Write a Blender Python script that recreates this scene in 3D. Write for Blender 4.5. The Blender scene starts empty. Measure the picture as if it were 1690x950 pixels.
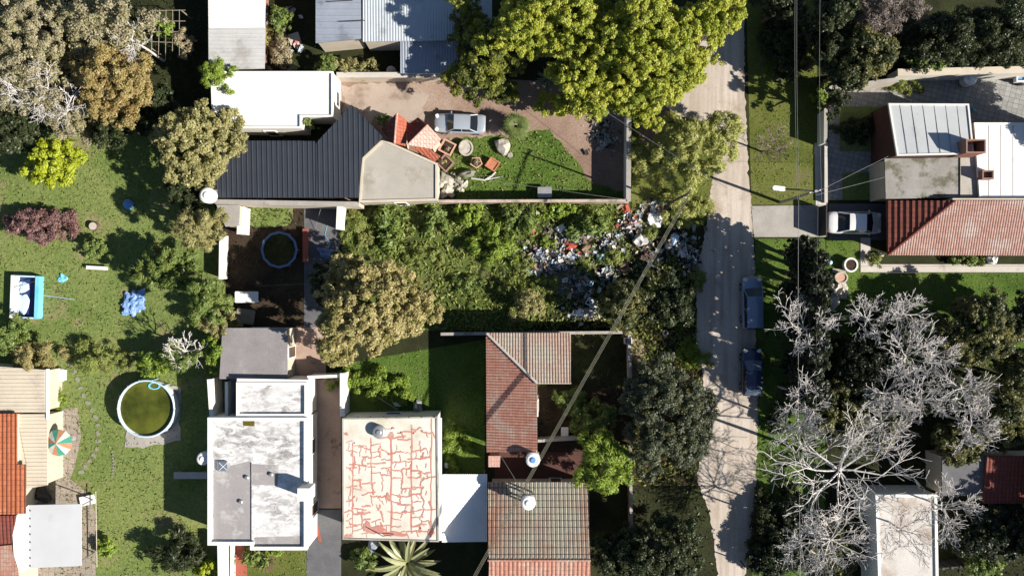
import bpy, math, random
import numpy as np
from mathutils import Vector

S = bpy.context.scene
R = math.radians
# ------------------------------------------------------------------ camera, sky, sun, exposure
H = 70.0                                   # drone height in metres; 20 photo pixels are one metre on the ground
cam = bpy.data.cameras.new('drone_camera'); camo = bpy.data.objects.new('drone_camera', cam)
S.collection.objects.link(camo); camo.location = (0, 0, H); camo.rotation_euler = (0, 0, 0)
cam.sensor_fit = 'HORIZONTAL'; cam.sensor_width = 36; cam.lens = 36 * H / 84.5
cam.clip_end = 3000; S.camera = camo
AZ, EL = -20.0, 35.0                       # direction towards the sun: from the right and a little below in the picture
W = bpy.data.worlds.new('World'); S.world = W; W.use_nodes = True
sk = W.node_tree.nodes.new('ShaderNodeTexSky'); sk.sky_type = 'NISHITA'; sk.sun_disc = False
sk.sun_elevation = R(EL); sk.sun_rotation = R(90 - AZ); sk.air_density = 1.0; sk.dust_density = 0.3; sk.ozone_density = 1.5
bg = W.node_tree.nodes['Background']; bg.inputs[1].default_value = 0.05
W.node_tree.links.new(sk.outputs[0], bg.inputs[0])
sl = bpy.data.lights.new('sun', 'SUN'); sl.energy = 5.0; sl.angle = R(0.5); sl.color = (1.0, 0.93, 0.82)
so = bpy.data.objects.new('sun', sl); S.collection.objects.link(so); so.location = (60, -20, 50)
so.rotation_euler = Vector((-math.cos(R(AZ)) * math.cos(R(EL)), -math.sin(R(AZ)) * math.cos(R(EL)), -math.sin(R(EL)))).to_track_quat('-Z', 'Y').to_euler()
vs = S.view_settings; vs.view_transform = 'Standard'; vs.look = 'None'; vs.exposure = 0.9; vs.gamma = 1; vs.use_curve_mapping = False
S.cycles.max_bounces = 5; S.cycles.diffuse_bounces = 2; S.cycles.glossy_bounces = 2; S.cycles.transmission_bounces = 3; S.cycles.transparent_max_bounces = 4
S.cycles.use_denoising = True

# ------------------------------------------------------------------ helpers
def P(px, py, z=0.0):
    k = (H - z) / H / 20.0
    return ((px - 845) * k, (475 - py) * k, z)

def wloc(o):
    v = Vector((0, 0, 0))
    while o is not None:
        v += o.location; o = o.parent
    return v

def tag(o, label, cat, group=None):
    o['label'] = label; o['category'] = cat
    if group: o['group'] = group
    return o

def thing(name, label, cat, loc, rot=0.0, group=None):
    o = bpy.data.objects.new(name, None); S.collection.objects.link(o)
    o.empty_display_size = .3; o.location = loc; o.rotation_euler = (0, 0, rot)
    return tag(o, label, cat, group)

def link_mesh(name, v, f, mats, parent=None, loc=(0, 0, 0), mi=None, smooth=False, local=False):
    if not local:
        o0 = wloc(parent) if parent is not None else Vector(loc)
        v = [(a[0] - o0[0], a[1] - o0[1], a[2] - o0[2]) for a in v]
    me = bpy.data.meshes.new(name); me.from_pydata(v, [], f)
    for m in (mats if isinstance(mats, (list, tuple)) else [mats]): me.materials.append(m)
    if mi is not None and len(mi): me.polygons.foreach_set('material_index', mi)
    if smooth: me.polygons.foreach_set('use_smooth', [True] * len(me.polygons))
    me.update()
    o = bpy.data.objects.new(name, me); S.collection.objects.link(o)
    if parent is not None: o.parent = parent
    if parent is None or local: o.location = loc
    return o

class MB:
    def __init__(s): s.v = []; s.f = []; s.m = []
    def add(s, vs, fs, mi=0):
        b = len(s.v); s.v += [tuple(x) for x in vs]; s.f += [tuple(i + b for i in f) for f in fs]; s.m += [mi] * len(fs); return s
    def box(s, c, d, rot=0.0, mi=0, taper=1.0, bev=0.0):
        cx, cy, cz = c; hx, hy, hz = d[0] / 2, d[1] / 2, d[2] / 2; co, si = math.cos(rot), math.sin(rot)
        b = min(bev, hx * .9, hy * .9)
        if b > 0:
            base = [(-hx + b, -hy), (hx - b, -hy), (hx, -hy + b), (hx, hy - b), (hx - b, hy), (-hx + b, hy), (-hx, hy - b), (-hx, -hy + b)]
        else: base = [(-hx, -hy), (hx, -hy), (hx, hy), (-hx, hy)]
        n = len(base); vs = []
        for t, z in ((1.0, -hz), (taper, hz)):
            for x, y in base: vs.append((cx + (x * co - y * si) * t, cy + (x * si + y * co) * t, cz + z))
        fs = [tuple(range(n - 1, -1, -1)), tuple(range(n, 2 * n))] + [(i, (i + 1) % n, n + (i + 1) % n, n + i) for i in range(n)]
        return s.add(vs, fs, mi)
    def prism(s, top, z0, mi=0, side=None):           # top: xyz points; z0: bottom height or list
        top = ccw(top); n = len(top); zb = z0 if isinstance(z0, (list, tuple)) else [z0] * n
        vs = list(top) + [(p[0], p[1], zb[i]) for i, p in enumerate(top)]
        s.add(vs, [tuple(range(n))], mi)
        b = len(s.v) - 2 * n
        fs = [(b + n + i, b + n + (i + 1) % n, b + (i + 1) % n, b + i) for i in range(n)] + [tuple(b + 2 * n - 1 - i for i in range(n))]
        s.f += fs; s.m += [mi if side is None else side] * len(fs); return s
    def tube(s, pts, rad, n=6, mi=0, cap=True):
        pts = [Vector(p) for p in pts]; m = len(pts)
        rad = rad if isinstance(rad, (list, tuple)) else [rad] * m
        vs = []; up = None
        for i, p in enumerate(pts):
            d = (pts[min(i + 1, m - 1)] - pts[max(i - 1, 0)]).normalized()
            if up is None: up = Vector((0, 0, 1)) if abs(d.z) < .9 else Vector((1, 0, 0))
            a = d.cross(up)
            if a.length < 1e-4: a = d.cross(Vector((0, 1, 0)))
            a.normalize(); b = a.cross(d); up = b
            for k in range(n):
                t = 2 * math.pi * k / n; vs.append(p + (a * math.cos(t) + b * math.sin(t)) * rad[i])
        fs = [(i * n + k, i * n + (k + 1) % n, (i + 1) * n + (k + 1) % n, (i + 1) * n + k) for i in range(m - 1) for k in range(n)]
        if cap: fs += [tuple(range(n - 1, -1, -1)), tuple((m - 1) * n + k for k in range(n))]
        return s.add(vs, fs, mi)
    def lathe(s, c, prof, n=24, mi=0, sx=1.0, sy=1.0, cap=True):   # prof: (r, z)
        vs = [(c[0] + r * sx * math.cos(2 * math.pi * k / n), c[1] + r * sy * math.sin(2 * math.pi * k / n), c[2] + z) for r, z in prof for k in range(n)]
        m = len(prof)
        fs = [(i * n + k, i * n + (k + 1) % n, (i + 1) * n + (k + 1) % n, (i + 1) * n + k) for i in range(m - 1) for k in range(n)]
        if cap: fs += [tuple(range(n - 1, -1, -1)), tuple((m - 1) * n + k for k in range(n))]
        return s.add(vs, fs, mi)
    def build(s, name, mats, parent=None, loc=None, smooth=False, local=False):
        return link_mesh(name, s.v, s.f, mats, parent, loc if loc is not None else (0, 0, 0), s.m, smooth, local)

def ccw(p):
    a = sum(p[i][0] * p[(i + 1) % len(p)][1] - p[(i + 1) % len(p)][0] * p[i][1] for i in range(len(p)))
    return list(p) if a > 0 else list(reversed(p))

def offset(poly, d):                                  # inward offset of a ccw xy(z) polygon
    n = len(poly); out = []
    for i in range(n):
        p0, p1, p2 = Vector(poly[i - 1][:2]), Vector(poly[i][:2]), Vector(poly[(i + 1) % n][:2])
        e1, e2 = (p1 - p0).normalized(), (p2 - p1).normalized()
        n1, n2 = Vector((-e1.y, e1.x)), Vector((-e2.y, e2.x))
        b = n1 + n2; b = b / max(.3, b.length_squared) * 2
        out.append((p1.x + b.x * d, p1.y + b.y * d))
    return out

def plane(pts):
    A = np.array([(p[0], p[1], 1) for p in pts]); z = np.array([p[2] for p in pts])
    s = np.linalg.lstsq(A, z, rcond=None)[0]
    return lambda x, y: float(s[0] * x + s[1] * y + s[2])

def cen(pts): return (sum(p[0] for p in pts) / len(pts), sum(p[1] for p in pts) / len(pts))

def inside(x, y, poly):
    c = False; j = len(poly) - 1
    for i in range(len(poly)):
        if (poly[i][1] > y) != (poly[j][1] > y) and x < (poly[j][0] - poly[i][0]) * (y - poly[i][1]) / (poly[j][1] - poly[i][1]) + poly[i][0]: c = not c
        j = i
    return c

def corr(mb, pts, ang, pitch, prof, mi=0, rows=0, step=0.0, lift=.012):
    """corrugated or tiled sheet over a convex sloping polygon; furrows run along ang"""
    pts = ccw(pts); zf = plane(pts); c, s = math.cos(R(ang)), math.sin(R(ang))
    uv = [(p[0] * c + p[1] * s, -p[0] * s + p[1] * c) for p in pts]
    v0, v1 = min(q[1] for q in uv) + 1e-3, max(q[1] for q in uv) - 1e-3
    samples = [v0]
    k = math.floor(v0 / pitch)
    while k * pitch < v1:
        for fr, h in prof:
            q = (k + fr) * pitch
            if v0 < q < v1: samples.append(q)
        k += 1
    samples.append(v1); nr = max(1, rows)
    vs = []
    for q in samples:
        ts = []
        for i in range(len(uv)):
            a, b = uv[i], uv[(i + 1) % len(uv)]
            if (a[1] - q) * (b[1] - q) <= 0 and abs(a[1] - b[1]) > 1e-9:
                ts.append(a[0] + (b[0] - a[0]) * (q - a[1]) / (b[1] - a[1]))
        t0, t1 = min(ts), max(ts)
        fr = (q / pitch) % 1.0
        pr = list(prof) + [(prof[0][0] + 1, prof[0][1])]; h = prof[0][1]
        for i in range(len(pr) - 1):
            if pr[i][0] <= fr <= pr[i + 1][0] + 1e-6:
                w = (fr - pr[i][0]) / max(1e-6, pr[i + 1][0] - pr[i][0]); h = pr[i][1] * (1 - w) + pr[i + 1][1] * w
        for r in range(nr):
            for e, dz in ((0.0, step), (1.0, 0.0)):
                t = t0 + (t1 - t0) * (r + e * .985) / nr if r < nr - 1 or e == 0 else t1
                x, y = t * c - q * s, t * s + q * c
                vs.append((x, y, zf(x, y) + lift + h + dz))
    m = 2 * nr
    fs = [(i * m + j, i * m + j + 1, (i + 1) * m + j + 1, (i + 1) * m + j) for i in range(len(samples) - 1) for j in range(m - 1)]
    fs = [tuple(reversed(f)) for f in fs]
    mb.add(vs, fs, mi)
SINE = [(0, 0), (.25, .7), (.5, 1), (.75, .7)]
def sine(h): return [(a, b * h) for a, b in SINE]
def rib(h): return [(0, 0), (.72, 0), (.78, h), (.94, h)]

# ------------------------------------------------------------------ materials
class N:
    def __init__(s, name, rough=.85, metal=0.0, spec=.3):
        s.m = bpy.data.materials.new(name); s.m.use_nodes = True; s.t = s.m.node_tree; s.b = s.t.nodes['Principled BSDF']
        s.b.inputs['Roughness'].default_value = rough; s.b.inputs['Metallic'].default_value = metal; s.b.inputs['Specular IOR Level'].default_value = spec
        s.tc = s.n('ShaderNodeTexCoord').outputs['Object']
    def n(s, t, **k):
        x = s.t.nodes.new(t)
        for a, b in k.items(): setattr(x, a, b)
        return x
    def l(s, a, b): s.t.links.new(a, b)
    def noise(s, scale, detail=5, rough=.6, vec=None, dist=0.0):
        x = s.n('ShaderNodeTexNoise'); x.inputs['Scale'].default_value = scale; x.inputs['Detail'].default_value = detail; x.inputs['Roughness'].default_value = rough; x.inputs['Distortion'].default_value = dist
        s.l(vec or s.tc, x.inputs['Vector']); return x.outputs['Fac']
    def ramp(s, fac, stops):
        x = s.n('ShaderNodeValToRGB'); s.l(fac, x.inputs[0]); e = x.color_ramp.elements
        while len(e) < len(stops): e.new(.5)
        for i, (p, c) in enumerate(stops):
            e[i].position = p; e[i].color = (c[0], c[1], c[2], 1) if isinstance(c, (tuple, list)) else (c, c, c, 1)
        return x.outputs[0]
    def mix(s, fac, a, b, mode='MIX'):
        x = s.n('ShaderNodeMix', data_type='RGBA', blend_type=mode)
        for v, i in ((fac, 0), (a, 6), (b, 7)):
            if isinstance(v, (int, float)): x.inputs[i].default_value = v
            elif isinstance(v, (tuple, list)): x.inputs[i].default_value = (v[0], v[1], v[2], 1)
            else: s.l(v, x.inputs[i])
        return x.outputs[2]
    def bump(s, fac, strength, dist=.05):
        x = s.n('ShaderNodeBump'); x.inputs['Strength'].default_value = strength; x.inputs['Distance'].default_value = dist
        s.l(fac, x.inputs['Height']); s.l(x.outputs[0], s.b.inputs['Normal'])
    def color(s, c):
        if isinstance(c, (tuple, list)): s.b.inputs['Base Color'].default_value = (c[0], c[1], c[2], 1)
        else: s.l(c, s.b.inputs['Base Color'])

def mat(name, c, c2=None, scale=1.2, rough=.85, metal=0.0, spec=.3, bump=.25, bscale=18, stain=None, sscale=.5, samt=(.52, .62), grain=.25, coat=0.0):
    m = N(name, rough, metal, spec); c2 = c2 or tuple(x * .8 for x in c)
    col = m.mix(m.ramp(m.noise(scale), [(.35, 0), (.65, 1)]), c, c2)
    if stain: col = m.mix(m.ramp(m.noise(sscale, 8, .68), [(samt[0], 0), (samt[1], 1)]), col, stain)
    if grain: col = m.mix(1.0, col, m.ramp(m.noise(bscale, 4, .7), [(.3, 1 - grain), (.7, 1 + grain * .3)]), 'MULTIPLY')
    m.color(col)
    if bump: m.bump(m.noise(bscale * .8, 5, .7), bump)
    if coat: m.b.inputs['Coat Weight'].default_value = coat; m.b.inputs['Coat Roughness'].default_value = .08
    return m.m

def tilemat(name, c1, c2, mortar, w, h, ang=0.0, moss=None, samt=(.5, .62), sscale=.35, msize=.02):
    m = N(name, .85)
    mp = m.n('ShaderNodeMapping'); mp.inputs['Rotation'].default_value = (0, 0, R(ang)); m.l(m.tc, mp.inputs[0])
    b = m.n('ShaderNodeTexBrick'); b.offset = 0.0; m.l(mp.outputs[0], b.inputs['Vector'])
    for k, v in (('Color1', c1), ('Color2', c2), ('Mortar', mortar)): b.inputs[k].default_value = (*v, 1)
    b.inputs['Scale'].default_value = 1; b.inputs['Brick Width'].default_value = w; b.inputs['Row Height'].default_value = h; b.inputs['Mortar Size'].default_value = msize; b.inputs['Mortar Smooth'].default_value = .3
    col = b.outputs[0]
    if moss: col = m.mix(m.ramp(m.noise(sscale, 9, .7), [(samt[0], 0), (samt[1], .9)]), col, m.mix(b.outputs[1], moss, mortar))
    col = m.mix(1.0, col, m.ramp(m.noise(9, 5, .75), [(.3, .6), (.7, 1.15)]), 'MULTIPLY')
    m.color(col); m.bump(m.noise(25, 4), .3); return m.m

def leafmat(name, c1, c2, c3=None, rough=.45, transl=.25, spec=.35):
    m = N(name, rough, 0, spec)
    at = m.n('ShaderNodeAttribute', attribute_name='rnd')
    col = m.mix(at.outputs['Fac'], c1, c2)
    if c3: col = m.mix(m.ramp(m.noise(.55, 3), [(.45, 0), (.62, .85)]), col, c3)
    m.color(col)
    tr = m.n('ShaderNodeBsdfTranslucent'); m.l(m.mix(1.0, col, (1.3, 1.25, .5), 'MULTIPLY'), tr.inputs[0])
    mx = m.n('ShaderNodeMixShader'); mx.inputs[0].default_value = transl
    m.l(m.b.outputs[0], mx.inputs[1]); m.l(tr.outputs[0], mx.inputs[2]); m.l(mx.outputs[0], m.t.nodes['Material Output'].inputs[0])
    return m.m

def groundmat(name, cols, scale=.25, bump=.6, patch=None, fine=9):
    m = N(name, .95, 0, .1)
    a = m.ramp(m.noise(scale, 9, .65, dist=.4), [(.32 + .36 * i / (len(cols) - 1), c) for i, c in enumerate(cols)])
    a = m.mix(1.0, a, m.ramp(m.noise(fine, 6, .75), [(.3, .55), (.7, 1.25)]), 'MULTIPLY')
    if patch: a = m.mix(m.ramp(m.noise(patch[1], 7, .7), [(patch[2], 0), (patch[2] + .1, .85)]), a, patch[0])
    m.color(a); m.bump(m.noise(fine * 1.2, 6, .75), bump, .12); return m.m

GRASS1 = groundmat('lawn_green', [(.105, .16, .035), (.165, .215, .065), (.22, .25, .085)], .13, .8, ((.24, .21, .11), .3, .55), 4)
GRASS3 = groundmat('yard_grass', [(.055, .1, .018), (.09, .15, .028), (.13, .17, .045)], .25, .8, ((.17, .14, .075), .35, .62), 6)
GRASS2 = groundmat('lawn_olive', [(.08, .1, .022), (.12, .14, .032), (.16, .165, .055)], .3, .7, ((.15, .13, .07), .35, .6))
SOIL = groundmat('soil', [(.022, .026, .012), (.035, .038, .018), (.045, .06, .02)], .4, .8)
WEEDSOIL = groundmat('weedy_soil', [(.05, .065, .02), (.09, .125, .03), (.13, .155, .045)], .3, .8, ((.16, .115, .085), .35, .57), 5)
DIRT = groundmat('brown_dirt', [(.2, .13, .1), (.3, .215, .17), (.4, .32, .265)], .16, .3, ((.14, .09, .07), .5, .6))
def roadmat():
    m = N('dirt_road_surface', .95, 0, .1)
    mp = m.n('ShaderNodeMapping'); mp.inputs['Scale'].default_value = (1.6, .1, 1); m.l(m.tc, mp.inputs[0])
    col = m.ramp(m.noise(.16, 9, .6), [(.35, (.42, .365, .315)), (.5, (.49, .43, .38)), (.65, (.54, .485, .435))])
    col = m.mix(m.ramp(m.noise(1.0, 5, .6, mp.outputs[0]), [(.42, 0), (.6, .75)]), col, (.34, .29, .24))
    col = m.mix(m.ramp(m.noise(.5, 8, .7), [(.56, 0), (.68, .7)]), col, (.3, .235, .185))
    col = m.mix(1.0, col, m.ramp(m.noise(5, 8, .75), [(.3, .86), (.7, 1.06)]), 'MULTIPLY')
    m.color(col); m.bump(m.noise(3, 8, .7), .3, .06); return m.m
ROADM = roadmat()
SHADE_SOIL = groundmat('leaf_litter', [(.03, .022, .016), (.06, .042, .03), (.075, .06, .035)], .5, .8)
CONC = mat('grey_concrete', (.3, .28, .26), (.38, .36, .33), .6, bump=.3, stain=(.16, .15, .13), samt=(.56, .66))
CONCB = mat('brown_concrete', (.36, .25, .2), (.42, .31, .255), .7, bump=.3, stain=(.1, .08, .06), samt=(.54, .66))
CONCB2 = mat('beige_yard_slab', (.4, .33, .28), (.34, .27, .225), .5, bump=.3, stain=(.24, .18, .14), samt=(.5, .64))
CONCL = mat('pale_concrete', (.46, .43, .39), (.54, .5, .46), .6, bump=.25, stain=(.28, .25, .21), samt=(.56, .7))
CONCD = mat('dark_concrete', (.1, .1, .11), (.14, .14, .15), .7, bump=.3)
TERRACE = mat('terrace_screed', (.36, .34, .3), (.43, .4, .36), .5, bump=.3, stain=(.24, .22, .17), sscale=.4, samt=(.5, .68))
PAVE = tilemat('crazy_paving', (.34, .34, .33), (.25, .25, .25), (.14, .14, .13), .45, .4, 14)
PAVER = tilemat('patio_paving', (.36, .3, .25), (.3, .26, .22), (.2, .17, .14), .5, .5, 4)
RED_PAINT = mat('red_painted_concrete', (.36, .1, .07), (.3, .085, .06), 1.0, bump=.15)
WHITE = mat('white_paint', (.8, .79, .76), (.72, .71, .68), .8, bump=.12, grain=.1, stain=(.5, .47, .42), samt=(.62, .74))
WHITEWALL = mat('whitewashed_wall', (.75, .73, .68), (.66, .63, .57), .7, bump=.2, grain=.12, stain=(.42, .38, .31), samt=(.6, .75))
CREAM = mat('cream_wall', (.55, .49, .4), (.48, .42, .34), .8, bump=.2, grain=.15)
BROWNWALL = mat('dark_red_brick_wall', (.1, .045, .035), (.075, .035, .03), 1.5, bump=.4)
BRICK = tilemat('red_brick', (.32, .11, .065), (.25, .09, .06), (.3, .26, .22), .24, .08)
def mottled():
    m = N('weathered_white_membrane', .6, 0, .3)
    mp = m.n('ShaderNodeMapping'); mp.inputs['Scale'].default_value = (.7, 1.5, 1); m.l(m.tc, mp.inputs[0])
    big = m.ramp(m.noise(.32, 4, .6), [(.34, .15), (.6, 1)])
    pat = m.mix(1.0, m.ramp(m.noise(1.5, 9, .72, mp.outputs[0], .6), [(.42, 0), (.56, 1)]), big, 'MULTIPLY')
    col = m.mix(pat, m.mix(m.ramp(m.noise(.8), [(.4, 0), (.6, 1)]), (.74, .74, .74), (.64, .64, .65)), m.mix(m.ramp(m.noise(6, 6, .7), [(.35, 0), (.65, 1)]), (.4, .385, .38), (.19, .185, .185)))
    m.color(m.mix(1.0, col, m.ramp(m.noise(14, 5, .75), [(.3, .8), (.7, 1.05)]), 'MULTIPLY')); m.bump(m.noise(12, 5), .2); return m.m
MOTTLED = mottled()
GREYROOF = mat('bare_grey_screed', (.33, .31, .31), (.28, .265, .27), .5, bump=.3, stain=(.43, .42, .41), sscale=.8, samt=(.54, .64))
BITUMEN = mat('mauve_grey_roofing_felt', (.22, .205, .21), (.27, .255, .26), .7, bump=.5, bscale=14, stain=(.35, .33, .33), sscale=.7, samt=(.6, .75))
CRACKED = mat('cream_sealed_roof', (.68, .64, .58), (.6, .54, .47), .5, bump=.15, grain=.1, stain=(.44, .42, .34), sscale=.35, samt=(.48, .7))
SEAL = mat('red_sealant', (.5, .19, .15), (.46, .24, .2), 1.2, bump=.2, grain=.25, stain=(.52, .33, .27), sscale=1.3, samt=(.5, .68))
BLACKMETAL = mat('black_corrugated_steel', (.028, .033, .045), (.034, .04, .052), .5, .45, 0, .5, bump=.05, grain=.1)
ZINC = mat('zinc_sheet', (.42, .46, .5), (.36, .4, .44), .5, .5, 0, .5, bump=.1, grain=.15, stain=(.25, .26, .28), samt=(.56, .7))
ZINCW = mat('white_corrugated_sheet', (.72, .74, .76), (.64, .66, .68), .5, .45, 0, .5, bump=.05, grain=.08)
ZINCB = mat('shade_blue_zinc_sheet', (.27, .3, .36), (.22, .25, .31), .5, .55, 0, .4, bump=.1, grain=.2, stain=(.15, .16, .19), samt=(.54, .68))  # blue grey of the tree shade put into the zinc colour
SHEDWHITE = mat('chalky_white_sheet', (.74, .73, .71), (.64, .63, .61), .6, .7, bump=.15, grain=.12, stain=(.5, .47, .43), samt=(.58, .72))
CREAMSHEET = mat('cream_fibre_sheet', (.56, .5, .4), (.49, .43, .35), .5, bump=.2, grain=.2, stain=(.38, .33, .26), samt=(.55, .68))
PANEL = mat('pale_grey_panel', (.5, .51, .53), (.46, .47, .49), .4, .5, 0, .4, bump=.05, grain=.06, stain=(.4, .4, .41), samt=(.6, .75))
LIGHTROOF = mat('pale_grey_membrane', (.52, .54, .56), (.46, .48, .5), .4, .6, bump=.1, grain=.1, stain=(.36, .37, .38), samt=(.56, .7))
MOSSGREY = mat('mossy_grey_roof', (.3, .29, .28), (.23, .22, .2), .8, bump=.5, stain=(.12, .115, .08), sscale=.6, samt=(.5, .6))
TILE_ORANGE = tilemat('orange_roof_tile', (.4, .13, .06), (.33, .1, .045), (.19, .06, .035), .34, .42, 0, (.45, .2, .11), (.6, .62), .9)
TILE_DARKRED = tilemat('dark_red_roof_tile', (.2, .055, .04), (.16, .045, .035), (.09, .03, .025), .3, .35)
TILE_PINK = tilemat('weathered_red_roof_tile', (.46, .24, .18), (.38, .17, .125), (.26, .12, .09), .22, .34, 0, (.44, .39, .33), (.5, .66), .45, .015)
TILE_GREY = tilemat('lichened_roof_tile', (.42, .3, .25), (.36, .24, .19), (.22, .16, .13), .22, .34, 0, (.38, .35, .29), (.42, .6), .4, .015)
TILE_GRID = tilemat('old_grid_roof_tile', (.42, .24, .17), (.36, .19, .14), (.1, .07, .055), .33, .46, 0, (.42, .42, .34), (.38, .55), .2, .035)
TILE_HOUSE = tilemat('faded_red_roof_tile', (.42, .26, .22), (.35, .2, .165), (.22, .13, .11), .2, .42, 0, (.47, .41, .37), (.48, .66), .5, .012)
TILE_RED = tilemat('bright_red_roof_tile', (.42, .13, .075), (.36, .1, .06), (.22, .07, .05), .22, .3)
TILE_PALE = tilemat('pale_red_roof_tile', (.55, .33, .28), (.6, .42, .37), (.4, .2, .16), .22, .3)
DARKWOOD = mat('dark_wood', (.07, .05, .035), (.1, .07, .05), 2, bump=.3)
WOOD = mat('grey_weathered_wood', (.3, .26, .21), (.22, .19, .15), 2, bump=.3)
PALEWOOD = mat('bleached_wood', (.52, .47, .4), (.44, .39, .33), 2, bump=.2)
BARK = mat('brown_bark', (.09, .065, .045), (.13, .1, .07), 3, bump=.6)
GREYBARK = mat('pale_bare_bark', (.64, .61, .59), (.52, .49, .47), 3, bump=.3, spec=.1)
BROWNTWIG = mat('brown_twigs', (.19, .15, .115), (.25, .2, .16), 3, bump=.3)
STEEL = mat('galvanised_steel', (.45, .46, .47), (.38, .39, .4), 2, .45, .6, .5, bump=.05)
BLACK = mat('black_rubber', (.016, .016, .017), (.022, .022, .023), 2, .6, bump=.1)
DARKMETAL = mat('dark_iron', (.03, .03, .032), (.045, .042, .04), 2, .6, bump=.1)
GLASS = N('dark_glass', .06, 0, .6); GLASS.color((.012, .016, .022)); GLASS = GLASS.m
GLASSB = N('sky_reflection_glass', .12, 0, .6); GLASSB.color((.12, .16, .22)); GLASSB = GLASSB.m  # pale blue of reflected sky put into the glass colour
WATERG = N('murky_green_water', .1, 0, .5); WATERG.color(WATERG.ramp(WATERG.noise(.35, 5), [(.38, (.035, .045, .006)), (.6, (.1, .11, .016))])); WATERG = WATERG.m
PLASTW = mat('white_plastic', (.78, .78, .77), (.72, .72, .71), 1, .4, bump=.03, grain=.05)
PLASTB = mat('blue_plastic', (.1, .25, .55), (.14, .32, .62), 2, .4, bump=.1, grain=.1)
TARP = mat('crumpled_blue_tarpaulin', (.12, .25, .55), (.28, .42, .68), 3, .45, bump=.4, bscale=6)
PALEBLUE = mat('pale_blue_vinyl', (.42, .58, .74), (.5, .66, .8), 1, .4, bump=.05, grain=.05)
CYAN = mat('cyan_vinyl', (.12, .45, .62), (.2, .55, .7), 1, .4, bump=.05, grain=.05)
NAVYV = mat('navy_vinyl_liner', (.02, .035, .12), (.03, .05, .16), 1, .4, bump=.05)
TERRA = mat('terracotta', (.48, .2, .11), (.4, .16, .09), 2, bump=.2)
PALETERRA = mat('bleached_terracotta', (.55, .34, .25), (.48, .28, .2), 2, bump=.3)
STONE = mat('pale_stone', (.5, .46, .4), (.4, .37, .33), 2.5, bump=.6, stain=(.28, .25, .2), sscale=2)
STONEG = mat('grey_stone', (.26, .25, .21), (.2, .2, .15), 2.5, bump=.6)
PADBLUE = mat('faded_blue_padding', (.1, .16, .33), (.16, .22, .38), 2, .5, bump=.1)
CAPPINK = mat('faded_pink_coping', (.52, .4, .35), (.44, .35, .3), 1.5, bump=.3, stain=(.2, .19, .13), sscale=.7, samt=(.48, .6))
WIRE = mat('grey_cable', (.06, .06, .055), (.08, .075, .07), 2, .6, bump=0)
WIREL = mat('pale_wire', (.22, .22, .215), (.18, .18, .175), 2, .5, bump=0)
# ------------------------------------------------------------------ leaf materials
LM = {
 'lime': leafmat('lime_leaves', (.28, .31, .028), (.47, .48, .08), (.2, .25, .024)),
 'limedark': leafmat('dark_lime_leaves', (.06, .08, .014), (.12, .14, .025), (.24, .25, .03)),
 'neon': leafmat('yellow_green_leaves', (.27, .33, .014), (.4, .45, .035), None),
 'olive': leafmat('olive_leaves', (.21, .2, .075), (.4, .37, .17), (.25, .235, .09)),
 'golden': leafmat('golden_olive_leaves', (.23, .185, .065), (.38, .31, .13), (.28, .19, .07)),
 'straw': leafmat('straw_tipped_leaves', (.25, .215, .075), (.5, .43, .21), (.2, .19, .06)),
 'greyolive': leafmat('grey_olive_leaves', (.25, .225, .14), (.4, .36, .245), (.26, .25, .12)),
 'green': leafmat('fresh_green_leaves', (.14, .23, .025), (.26, .34, .055), (.19, .26, .035)),
 'mid': leafmat('mid_green_leaves', (.1, .165, .04), (.22, .28, .08), (.16, .2, .04)),
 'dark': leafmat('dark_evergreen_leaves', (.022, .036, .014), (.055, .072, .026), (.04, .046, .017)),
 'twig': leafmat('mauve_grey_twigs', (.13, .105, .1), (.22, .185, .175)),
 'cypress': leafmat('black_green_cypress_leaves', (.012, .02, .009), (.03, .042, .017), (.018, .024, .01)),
 'darktip': leafmat('dark_leaves_with_sunlit_and_pale_tips', (.03, .044, .015), (.08, .09, .032), (.2, .185, .06)),  # pale patches put sunlit highlights into evergreens; yellow tips on one bush
 'greydark': leafmat('grey_green_leaves', (.06, .076, .042), (.14, .155, .1), (.08, .09, .045)),
 'feather': leafmat('feathery_light_leaves', (.3, .33, .09), (.46, .47, .17), (.27, .29, .075)),
 'plum': leafmat('plum_leaves', (.15, .08, .08), (.28, .17, .165), (.2, .1, .09)),
 'sage': leafmat('sage_leaves', (.16, .19, .14), (.24, .27, .2)),
 'drygrass': leafmat('dry_straw', (.3, .25, .16), (.42, .36, .24), None),
 'palm': leafmat('palm_fronds', (.06, .1, .025), (.16, .2, .06)),
 'agave': leafmat('pale_agave_blades', (.2, .22, .1), (.33, .33, .18), None, .4, .15),
 'grass': leafmat('grass_blades', (.12, .175, .04), (.21, .26, .075), (.19, .215, .06), .6),
 'weed': leafmat('weed_leaves', (.15, .2, .04), (.3, .34, .1), (.22, .23, .07), .6),
}
rng = np.random.default_rng(7)
random.seed(7)

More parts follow.
